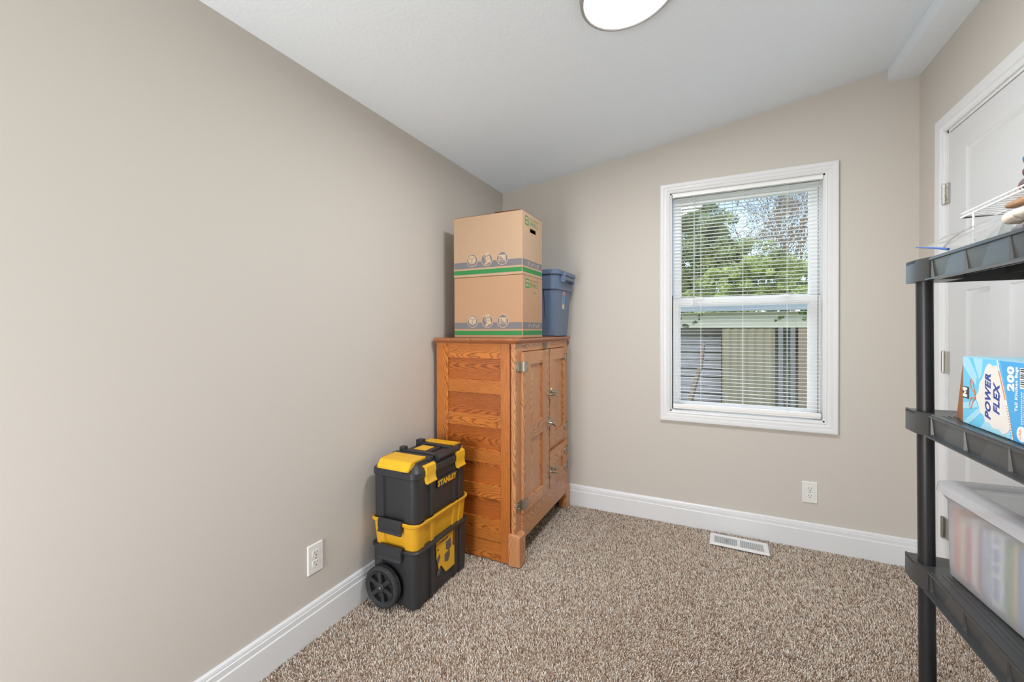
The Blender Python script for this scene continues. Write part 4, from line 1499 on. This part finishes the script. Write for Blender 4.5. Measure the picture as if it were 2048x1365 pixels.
b.loft([br(-0.006, 0.0), br(0.0, 0.006), br(0.004, 0.212), br(0.016, 0.232), br(0.013, 0.232), br(0.001, 0.212), br(-0.003, 0.009), br(-0.008, 0.003)])
obj('bin_body', b, CLR, cb, local=True)
b = MB()
b.loft([br(0.020, 0.232, 0.03), br(0.023, 0.233, 0.03), br(0.021, 0.256, 0.03), br(0.014, 0.261, 0.03), br(-0.030, 0.259, 0.02), br(-0.030, 0.255, 0.02), br(0.012, 0.256, 0.03), br(0.018, 0.252, 0.03)], close=True)
obj('bin_lid', b, LIDM, cb, local=True)
b = MB()
b.loft([br(-0.028, 0.2545, 0.02), br(-0.028, 0.2565, 0.02)])
lw = obj('lid_window', b, LIDC, cb, local=True)
b = MB().box(0.10, 0.105, 0.2575, 0.34, 0.128, 0.2600, 0.001)
obj('lid_slot', b, mat('slot_grey', rgb(96, 98, 92), 0.6), cb, local=True)
# contents: upright folders and notebooks, one object each
items = [(0.006, 0.026, 'white', (226, 228, 230), 0.190), (0.030, 0.052, 'orange edged', (232, 150, 100), 0.196), (0.054, 0.074, 'cream', (228, 220, 206), 0.185),
         (0.076, 0.097, 'red', (206, 98, 116), 0.165), (0.100, 0.124, 'ivory', (232, 226, 216), 0.196), (0.126, 0.135, 'maroon', (176, 84, 92), 0.180), (0.138, 0.166, 'pale blue', (170, 184, 206), 0.190),
         (0.170, 0.214, 'white and blue squared', (234, 236, 240), 0.198), (0.217, 0.226, 'dark green', (110, 160, 128), 0.190), (0.228, 0.242, 'green', (96, 156, 104), 0.190),
         (0.244, 0.256, 'yellow', (228, 190, 84), 0.198), (0.258, 0.300, 'blue', (70, 134, 190), 0.196), (0.304, 0.340, 'light grey', (206, 208, 212), 0.19), (0.344, 0.38, 'tan', (196, 170, 140), 0.185)]
Mb = Matrix.Translation((2.004, -1.150, BZ)) @ Matrix.Rotation(BA, 4, 'Z')
neigh = ['nearest the black corner pole', 'between the white and cream ones', 'between the orange and red ones', 'between two pale ones', 'right of the red one', 'thin, left of the pale blue one', 'left of the blue squared one',
         'in the middle of the row', 'thin, right of the squared one', 'left of the yellow one', 'thin, left of the wide blue one', 'right of the yellow one', 'right of the wide blue one', 'furthest of all from the black corner pole']
for i, (u0, u1, nm, c, hh) in enumerate(items):
    b = MB()
    pts = [(0.007, 0.030), (0.012, 0.014), (0.022, 0.0075), (BD - 0.01, 0.0075), (BD - 0.008, hh), (0.010, hh), (0.007, hh - 0.006)]
    b.extrude_profile(pts, lambda y, z, s: tuple(Mb @ Vector((s, y, z))), u0, u1 - 0.0012)
    col = mat('folder_' + nm.replace(' ', '_'), rgb(*c), 0.6)
    loc = Mb @ Vector(((u0 + u1) / 2, BD / 2, 0.0075))
    lab_ = '%s upright folder in the clear bin, %s' % (nm, neigh[i])
    if nm.startswith('white and blue'):
        t = thing('file_folder', lab_, 'folder', tuple(loc), group='folders in the clear bin')
        fo = obj('cover', b, col, t)
        b = MB()
        for v, h_ in ((0.035, 0.030), (0.070, 0.018), (0.100, 0.020), (0.128, 0.034), (0.172, 0.014)):
            b.extrude_profile([(0.0066, v), (0.0071, v), (0.0071, v + h_), (0.0066, v + h_)], lambda y, z, s: tuple(Mb @ Vector((s, y, z))), u0 + 0.010, u0 + 0.028)
        obj('squares', b, mat('folder_blue_square', rgb(80, 130, 190), 0.6), fo)
    else:
        solo('file_folder', b, col, lab_, 'folder', tuple(loc), 'folders in the clear bin')

# ------------------------------------------------------------------ things on the top shelf
ZT = SH[0] + 0.0035
# wire rack
ww = thing('wire_shelf', 'small white wire helper shelf standing on the top shelf', 'wire shelf', (2.16, -1.35, ZT))
WIRE = mat('white_wire_coating', rgb(236, 238, 238), 0.3)
xw0, xw1, yw0, yw1, zw = 2.052, 2.270, -1.102, -1.62, 1.511
b = MB()
b.tube([(xw0, yw0, zw), (xw0, yw1, zw), (xw1, yw1, zw), (xw1, yw0, zw)], 0.0028, 8, closed=True)
b.tube([(xw0, yw0 - 0.004, zw + 0.010), (xw0, yw1, zw + 0.010)], 0.0024, 8)
obj('wire_rim', b, WIRE, ww)
b = MB()
k = 0
y = yw0 - 0.010
while y > yw1 + 0.005:
    b.tube([(xw0 - 0.001, y, zw + 0.012), (xw0 + 0.004, y, zw + 0.005), (xw0 + 0.010, y, zw + 0.003), (xw1 + 0.001, y, zw + 0.003)], 0.0017, 6)
    y -= 0.0250
for xx in (xw0 + 0.07, xw0 + 0.145):
    b.tube([(xx, yw0, zw), (xx, yw1, zw)], 0.002, 6)
obj('wire_grid', b, WIRE, ww)
for yy in (-1.165, -1.56):
    b = MB()
    b.tube([(xw0, yy, zw), (xw0, yy - 0.002, ZT + 0.006), (xw0 + 0.004, yy - 0.002, ZT + 0.002), (xw1 - 0.004, yy - 0.002, ZT + 0.002), (xw1, yy - 0.002, ZT + 0.006), (xw1, yy, zw)], 0.0028, 8)
    obj('leg', b, WIRE, ww)

# zip bag lying at the far front corner of the top shelf
def sheet(fx, nu, nv, thick=0.0006, seed=0):
    b = MB()
    top = [[fx(u / nu, v / nv) for v in range(nv + 1)] for u in range(nu + 1)]
    vt = [[b.bm.verts.new(p_) for p_ in r_] for r_ in top]
    for i in range(nu):
        for j in range(nv):
            b.bm.faces.new((vt[i][j], vt[i + 1][j], vt[i + 1][j + 1], vt[i][j + 1]))
    return b
def nz(x, y, z=0.0, s=1.0):
    return mnoise.noise(Vector((x * s, y * s, z)))
zb_ = thing('zip_bag', 'clear plastic zip bag with a blue seal lying at the corner of the top shelf', 'bag', (2.05, -1.2, ZT))
def bagf(lift):
    def f(u, v):
        # u from the seal to the closed end, v across
        ax = Vector((1.972, -1.052, 1.441)).lerp(Vector((1.985, -1.300, 1.402)), min(1, v * 1.0)) if v > 0.57 else Vector((1.972, -1.052, 1.441)).lerp(Vector((1.990, -1.192, 1.410)), v / 0.57)
        bx = Vector((2.040, -1.060, 1.452)).lerp(Vector((2.046, -1.305, 1.462)), v)
        p_ = ax.lerp(bx, u)
        edge = min(1, 5 * v) * min(1, 5 * (1 - v))
        p_.z += lift * math.sin(math.pi * min(1, u * 0.75)) ** 0.8 * 0.014 * edge + 0.006 * nz(u, v, lift, 6) * math.sin(math.pi * u)
        p_.z = max(p_.z, ZT + 0.002)
        return tuple(p_)
    return f
BAGM = clear_mat('thin_clear_film', (0.985, 0.99, 0.99, 1), gloss_rough=0.15, diff=0.22, diffcol=(0.95, 0.96, 0.96, 1))
obj('film', sheet(bagf(1.0), 22, 14), BAGM, zb_, smooth=60)
obj('film', sheet(bagf(0.15), 14, 10), BAGM, zb_, smooth=60)
b = MB()
za, zc2 = Vector((1.970, -1.048, 1.4415)), Vector((1.990, -1.195, 1.4095))
b.tube([za, za.lerp(zc2, 0.5) + Vector((0, 0, 0.001)), zc2], [0.0014, 0.0026, 0.0034], 8)
obj('seal', b, mat('blue_seal', rgb(66, 104, 176), 0.4), zb_)

def plush(name, label, cat, path, rad, col, grp, flat=0.8, amp=0.18, scale=90):
    """soft rolled cloth with a nubbly surface"""
    b = MB()
    P = []
    Rr = []
    n = 26
    for i in range(n + 1):
        t = i / n
        k = t * (len(path) - 1)
        j = min(int(k), len(path) - 2)
        P.append(Vector(path[j]).lerp(Vector(path[j + 1]), k - j))
        e = min(1.0, math.sqrt(max(0.02, 1 - (1 - min(1, t * 9)) ** 2)))
        e2 = min(1.0, math.sqrt(max(0.02, 1 - (1 - min(1, (1 - t) * 9)) ** 2)))
        Rr.append(rad * e * e2)
    b.tube(P, Rr, 26, flat=flat)
    bmesh.ops.subdivide_edges(b.bm, edges=b.bm.edges[:], cuts=1, use_grid_fill=True)
    b.bm.normal_update()
    for v in b.bm.verts:
        d = nz(v.co.x, v.co.y, v.co.z * scale, scale) * amp * rad
        v.co += v.normal * d
    m_ = mat(name + '_' + label.split()[0], col, 0.95, spec=0.1, bump=(500, 0.9, 0.002), mottle=(260, 0.25))
    return solo(name, b, m_, label, cat, path[0], grp, smooth=80)
G = 'fleece rolls under the wire shelf'
plush('fleece_cloth', 'brown nubbly fleece roll under the wire shelf, uppermost of the pile', 'cloth', [(2.062, -1.290, 1.491), (2.066, -1.42, 1.491), (2.070, -1.545, 1.490)], 0.0115, rgb(176, 140, 112), G)
plush('fleece_cloth', 'grey fleece roll just below the brown one on the top shelf', 'cloth', [(2.078, -1.287, 1.466), (2.080, -1.42, 1.466), (2.082, -1.545, 1.465)], 0.0110, rgb(192, 188, 190), G)
plush('fleece_cloth', 'cream fluffy fleece roll, thickest of the pile on the top shelf', 'cloth', [(2.045, -1.343, 1.452), (2.045, -1.42, 1.453), (2.047, -1.545, 1.453)], 0.0190, rgb(232, 220, 206), G, amp=0.28, scale=60)
plush('fleece_cloth', 'dark grey fleece roll at the bottom of the pile on the top shelf', 'cloth', [(2.078, -1.287, 1.432), (2.080, -1.42, 1.432), (2.082, -1.545, 1.431)], 0.0150, rgb(150, 146, 150), G)
b = sheet(lambda u, v: (2.052 + 0.034 * v, -1.172 - 0.104 * u, ZT + 0.004 + (0.022 + 0.044 * u) * math.sin(math.pi * (0.12 + 0.76 * v)) + 0.002 * nz(u, v, 3, 5)), 16, 10)
solo('plastic_packet', b, clear_mat('pale_green_packet', (0.9, 0.95, 0.93, 1), gloss_rough=0.2, diff=0.8, diffcol=(0.86, 0.90, 0.89, 1)),
     'pale green plastic packet lying between the zip bag and the fleece rolls', 'packet', (2.07, -1.22, ZT), smooth=60)
# cloths on the wire shelf
GC = 'cloths folded on the wire shelf'
def folded(name, label, y0, z, length, rad, col, edge=None, x=2.076):
    t = thing(name, label, 'cloth', (x, y0, z - rad), group=GC)
    b = MB()
    pr = [(math.cos(a) * rad * (1.5), math.sin(a) * rad) for a in [2 * math.pi * k / 20 for k in range(20)]]
    rings = []
    for i in range(13):
        q = i / 12
        s = min(1, 0.35 + q * 5)
        rings.append([(x + px_ * s, y0 - q * length, z + pz_ * s + 0.004 * nz(px_ * 50, q * 5)) for px_, pz_ in pr])
    b.loft(rings)
    o = obj('fold', b, col, t, smooth=60)
    if edge:
        b = MB()
        b.tube([(x + math.cos(a) * rad * 1.5 * 0.36, y0 - 0.001, z + math.sin(a) * rad * 0.38) for a in [2 * math.pi * k / 16 for k in range(16)]], 0.003, 6, closed=True)
        obj('hem', b, edge, t)
    return t
zf = zw + 0.0052
folded('dish_towel', 'grey folded towel with a red hem on the wire shelf', -1.322, zf + 0.0150, 0.20, 0.0145, mat('towel_grey', rgb(112, 100, 98), 0.9, bump=(400, 0.6, 0.002), mottle=(140, 0.3)), mat('towel_red', rgb(206, 62, 66), 0.8))
folded('dish_towel', 'dark red folded towel lying on the red hemmed grey one', -1.332, zf + 0.0430, 0.20, 0.0130, mat('towel_maroon', rgb(122, 72, 74), 0.9, bump=(400, 0.6, 0.002)))
folded('cleaning_cloth', 'bright blue folded cloth on top of the towels on the wire shelf', -1.336, zf + 0.0710, 0.20, 0.0145, mat('cloth_blue', rgb(58, 112, 196), 0.85, bump=(400, 0.4, 0.002)))

# ------------------------------------------------------------------ outdoors, seen through the blind

GROUND = mat('lawn_green', rgb(110, 124, 74), 0.95, mottle=(3, 0.4), bump=(40, 0.6, 0.02))
struct('ground', MB().box(-30, 0.2, -0.36, 34, 60, -0.30), GROUND)
struct('wall_outer', MB().box(-0.6, 0.142, -0.3, 1.095, 0.16, 2.7).box(2.005, 0.142, -0.3, 3.0, 0.16, 2.7).box(1.095, 0.142, -0.3, 2.005, 0.16, 0.63).box(1.095, 0.142, 2.08, 2.005, 0.16, 2.7),
       mat('outer_siding', rgb(200, 200, 196), 0.7))
# garden shed opposite the window
sh = thing('garden_shed', 'cream garden shed with a grey metal eave and dark doorway, outside the window', 'shed', (1.7, 4.6, -0.3))
SH_W = mat('shed_cream_panel', rgb(190, 188, 166), 0.8)
SH_T = mat('shed_tan_curtain', rgb(138, 130, 104), 0.85)
b = MB()
b.box(0.3, 4.0, 1.21, 3.1, 4.05, 1.43)
b.box(0.3, 4.7, -0.3, 3.1, 4.75, 1.43)
b.box(3.05, 4.05, -0.3, 3.1, 4.7, 1.43)
obj('wall_board', b, SH_W, sh)
b = MB()
b.loft([[(x, 3.82, 1.44), (x, 4.85, 1.58), (x, 4.85, 1.62), (x, 3.82, 1.515)] for x in (0.1, 3.3)])
obj('eave', b, mat('shed_grey_metal', rgb(140, 150, 152), 0.45, metal=0.3), sh)
b = MB()
pts = []
n = 44
for i in range(n + 1):
    x = 1.50 + 0.655 * i / n
    pts.append((x, 4.03 + 0.012 * math.sin(i * 0.9)))
rings = []
for x, y in pts:
    rings.append([(x, y, -0.3), (x, y, 1.205), (x, y + 0.02, 1.205), (x, y + 0.02, -0.3)])
b.loft(rings)
obj('curtain_panel', b, SH_T, sh)
for x in (2.19, 2.33):
    obj('post', MB().box(x, 4.0, -0.3, x + 0.055, 4.055, 1.21), mat('shed_grey_post', rgb(120, 118, 110), 0.7), sh)
obj('side_board', MB().box(2.42, 4.02, -0.3, 2.60, 4.05, 1.21), mat('shed_brown_board', rgb(142, 126, 102), 0.8), sh)
obj('side_board', MB().box(2.62, 4.02, -0.3, 3.05, 4.05, 1.21), mat('shed_dark_board', rgb(98, 100, 92), 0.8), sh)
# stacked firewood and slatted bench in the open bay on the left
wp = thing('slatted_fence', 'weathered grey slatted fence panel beside the tan shed curtain', 'fence', (1.0, 4.3, -0.3))
for i in range(12):
    z = -0.28 + i * 0.125
    obj('slat', MB().box(0.35, 4.26 + 0.01 * (i % 2), z, 1.492, 4.285 + 0.01 * (i % 2), z + 0.105, 0.003), mat('fence_grey_wood', rgb(146, 144, 144), 0.85, mottle=(8, 0.35)), wp)
for x in (0.4, 1.25):
    obj('post', MB().box(x, 4.295, -0.3, x + 0.07, 4.36, 1.19), mat('fence_post_wood', rgb(96, 90, 84), 0.85), wp)
bk = thing('flower_pot', 'terracotta flower pot on the ground in front of the grey slatted fence', 'pot', (1.22, 3.75, -0.3))
b = MB()
b.lathe([(0.10, 0.0), (0.15, 0.26), (0.17, 0.26), (0.17, 0.31), (0.145, 0.31), (0.135, 0.28), (0.09, 0.02)], (1.22, 3.75, -0.3), 'z', 28)
obj('pot', b, mat('terracotta', rgb(180, 116, 84), 0.8), bk)
obj('soil', MB().cyl((1.22, 3.75, -0.28), (1.22, 3.75, -0.03), 0.125, 20), mat('soil', rgb(70, 56, 44), 0.95), bk)

def leaves(rng, centers, radii, n, size, squash=0.8):
    """cloud of leaf quads around several blobs"""
    V = np.zeros((n, 4, 3))
    cs, rs = [], []
    for c0, r0 in zip(centers, radii):
        k = max(4, int(60 * r0 ** 1.5))
        dd = rng.normal(size=(k, 3))
        dd /= np.linalg.norm(dd, axis=1)[:, None]
        cs.append(np.array(c0) + dd * (r0 * rng.uniform(0.25, 1.05, k) ** 0.6)[:, None])
        rs.append(r0 * rng.uniform(0.12, 0.30, k))
    cs = np.concatenate(cs)
    rs = np.concatenate(rs)
    idx = rng.choice(len(cs), n, p=rs ** 2 / np.sum(rs ** 2))
    c = cs[idx]
    r = rs[idx]
    d = rng.normal(size=(n, 3))
    d /= np.linalg.norm(d, axis=1)[:, None]
    rad = r * (0.45 + 0.55 * rng.uniform(0, 1, n) ** 0.5)
    P_ = c + d * rad[:, None] * np.array([1, 1, squash])
    a = rng.normal(size=(n, 3))
    a /= np.linalg.norm(a, axis=1)[:, None]
    bb = np.cross(a, rng.normal(size=(n, 3)))
    bb /= np.linalg.norm(bb, axis=1)[:, None]
    s = size * rng.uniform(0.6, 1.3, n)
    V[:, 0] = P_ - a * s[:, None]
    V[:, 1] = P_ + bb * s[:, None] * 0.45
    V[:, 2] = P_ + a * s[:, None]
    V[:, 3] = P_ - bb * s[:, None] * 0.45
    me = bpy.data.meshes.new('foliage')
    me.vertices.add(n * 4)
    me.vertices.foreach_set('co', V.reshape(-1).astype(np.float32))
    me.loops.add(n * 4)
    me.loops.foreach_set('vertex_index', np.arange(n * 4, dtype=np.int32))
    me.polygons.add(n)
    me.polygons.foreach_set('loop_start', np.arange(n, dtype=np.int32) * 4)
    me.polygons.foreach_set('loop_total', np.full(n, 4, dtype=np.int32))
    me.update(calc_edges=True)
    return me

def leafmat(name, c):
    if name in MATS:
        return MATS[name]
    m = bpy.data.materials.new(name)
    m.use_nodes = True
    nt = m.node_tree
    p = nt.nodes['Principled BSDF']
    p.inputs['Roughness'].default_value = 0.6
    n = nt.nodes.new('ShaderNodeTexNoise')
    n.inputs['Scale'].default_value = 2.5
    t = nt.nodes.new('ShaderNodeTexCoord')
    nt.links.new(t.outputs['Object'], n.inputs['Vector'])
    cr = nt.nodes.new('ShaderNodeValToRGB')
    cr.color_ramp.elements[0].position = 0.35
    cr.color_ramp.elements[1].position = 0.65
    cr.color_ramp.elements[0].color = tuple(x * 0.55 for x in c[:3]) + (1,)
    cr.color_ramp.elements[1].color = tuple(min(1, x * 1.35) for x in c[:3]) + (1,)
    nt.links.new(n.outputs['Fac'], cr.inputs[0])
    nt.links.new(cr.outputs[0], p.inputs['Base Color'])
    tl = nt.nodes.new('ShaderNodeBsdfTranslucent')
    nt.links.new(cr.outputs[0], tl.inputs['Color'])
    mx = nt.nodes.new('ShaderNodeMixShader')
    mx.inputs[0].default_value = 0.4
    nt.links.new(p.outputs[0], mx.inputs[1])
    nt.links.new(tl.outputs[0], mx.inputs[2])
    nt.links.new(mx.outputs[0], nt.nodes['Material Output'].inputs['Surface'])
    MATS[name] = m
    return m

BARK = mat('bark_brown', rgb(134, 118, 102), 0.9, bump=(20, 0.6, 0.03))
def branches(b, p, d, length, r, depth, rng, spread=0.55, kids=3, droop=0.0):
    n = 4
    pts = [Vector(p)]
    dd = Vector(d).normalized()
    for i in range(n):
        dd = (dd + Vector((rng.uniform(-.18, .18), rng.uniform(-.18, .18), rng.uniform(-.12, .12) - droop))).normalized()
        pts.append(pts[-1] + dd * length / n)
    b.tube(pts, [r * (1 - 0.12 * i) for i in range(n + 1)], 5)
    if depth == 0:
        return
    for k in range(kids):
        q = pts[rng.randint(2, n)]
        nd = (dd + Vector((rng.uniform(-1, 1), rng.uniform(-1, 1), rng.uniform(-0.6, 0.9))) * spread).normalized()
        branches(b, q, nd, length * rng.uniform(0.6, 0.85), r * 0.55, depth - 1, rng, spread, kids, droop)

def tree(name, label, loc, trunk_h, blobs, nleaf, size, col, seed, depth=2, kids=3, group='trees and shrubs behind the shed'):
    t = thing(name, label, 'tree' if 'shrub' not in name else 'shrub', loc, group=group)
    rg = random.Random(seed)
    b = MB()
    branches(b, loc, (0.05, 0, 1), trunk_h, 0.03 + trunk_h * 0.015, depth, rg, 0.75, kids)
    obj('trunk', b, BARK, t)
    if nleaf:
        me = leaves(np.random.default_rng(seed), [tuple(np.array(loc) + np.array(q[:3])) for q in blobs], [q[3] for q in blobs], nleaf, size)
        obj('foliage', me, leafmat('leaf_' + label.split()[0] + label.split()[1], col), t, smooth=0)
    return t
tree('tree', 'leafy green tree on the left outside the window, its crown above the fence', (1.0, 9.0, -0.3), 2.6,
     [(-0.5, 0, 2.7, 1.1), (0.5, 0, 2.6, 1.0), (-0.5, 0, 3.8, 1.1), (0.3, 0.1, 3.6, 0.85), (1.0, 0, 3.0, 0.7), (-0.9, 0, 4.8, 0.8), (0.0, 0, 4.7, 0.35), (0.4, 0, 5.0, 0.3), (1.5, 0, 2.6, 0.8), (2.3, 0, 2.7, 0.6)], 120000, 0.034, rgb(160, 168, 112), 5)
tree('tree', 'yellow green leafy tree right of the leafy one, low behind the shed roof', (2.3, 6.9, -0.3), 1.1,
     [(-0.6, 0, 2.2, 0.55), (0.0, 0, 2.5, 0.55), (0.6, 0.1, 2.3, 0.6), (1.2, 0.1, 2.5, 0.5), (-1.1, 0, 2.0, 0.5), (-0.2, 0, 1.8, 0.45), (0.6, 0, 1.8, 0.45), (1.3, 0, 1.8, 0.45)], 42000, 0.032, rgb(176, 186, 116), 9)
tree('tree', 'grey brown tree with sparse leaves at the right, outside the window', (4.0, 17.5, -0.3), 3.6,
     [(-0.5, 0, 5.6, 1.2), (0.7, 0, 5.8, 1.4), (0.2, 0, 7.0, 1.1), (1.2, 0, 7.8, 0.9), (-1.1, 0, 6.5, 0.7), (1.0, 0, 4.7, 1.3), (-0.6, 0, 4.7, 1.3)], 9500, 0.05, rgb(164, 148, 126), 12, depth=4)
tree('tree', 'bare branched tree showing against the sky at the upper right of the window', (3.1, 11.8, -0.3), 2.3,
     [], 0, 0.05, rgb(120, 120, 90), 21, depth=6, kids=4)
tree('shrub', 'dark green shrub behind the slatted fence at the lower left', (-0.4, 5.9, -0.3), 0.8,
     [(0, 0, 1.2, 0.6), (0.7, 0, 1.0, 0.5), (-0.7, 0, 1.2, 0.6)], 5000, 0.045, rgb(120, 140, 90), 31, depth=1)
# strip of foliage in front of the eave
tree('shrub', 'climbing vine resting along the front edge of the shed eave', (2.50, 3.66, -0.3), 1.45,
     [(-0.1, 0, 1.66, 0.09), (0.15, 0, 1.66, 0.09), (-0.35, 0, 1.65, 0.06), (0.35, 0, 1.66, 0.07)], 1100, 0.022, rgb(120, 140, 80), 33, depth=0)
tree('shrub', 'grey green climbing vine at the left end of the shed eave above the slatted fence', (1.02, 3.66, -0.3), 1.35,
     [(-0.1, 0, 1.62, 0.10), (0.06, 0, 1.58, 0.09), (0.2, 0, 1.66, 0.06), (-0.2, 0, 1.55, 0.08)], 1200, 0.022, rgb(120, 140, 96), 37, depth=0)
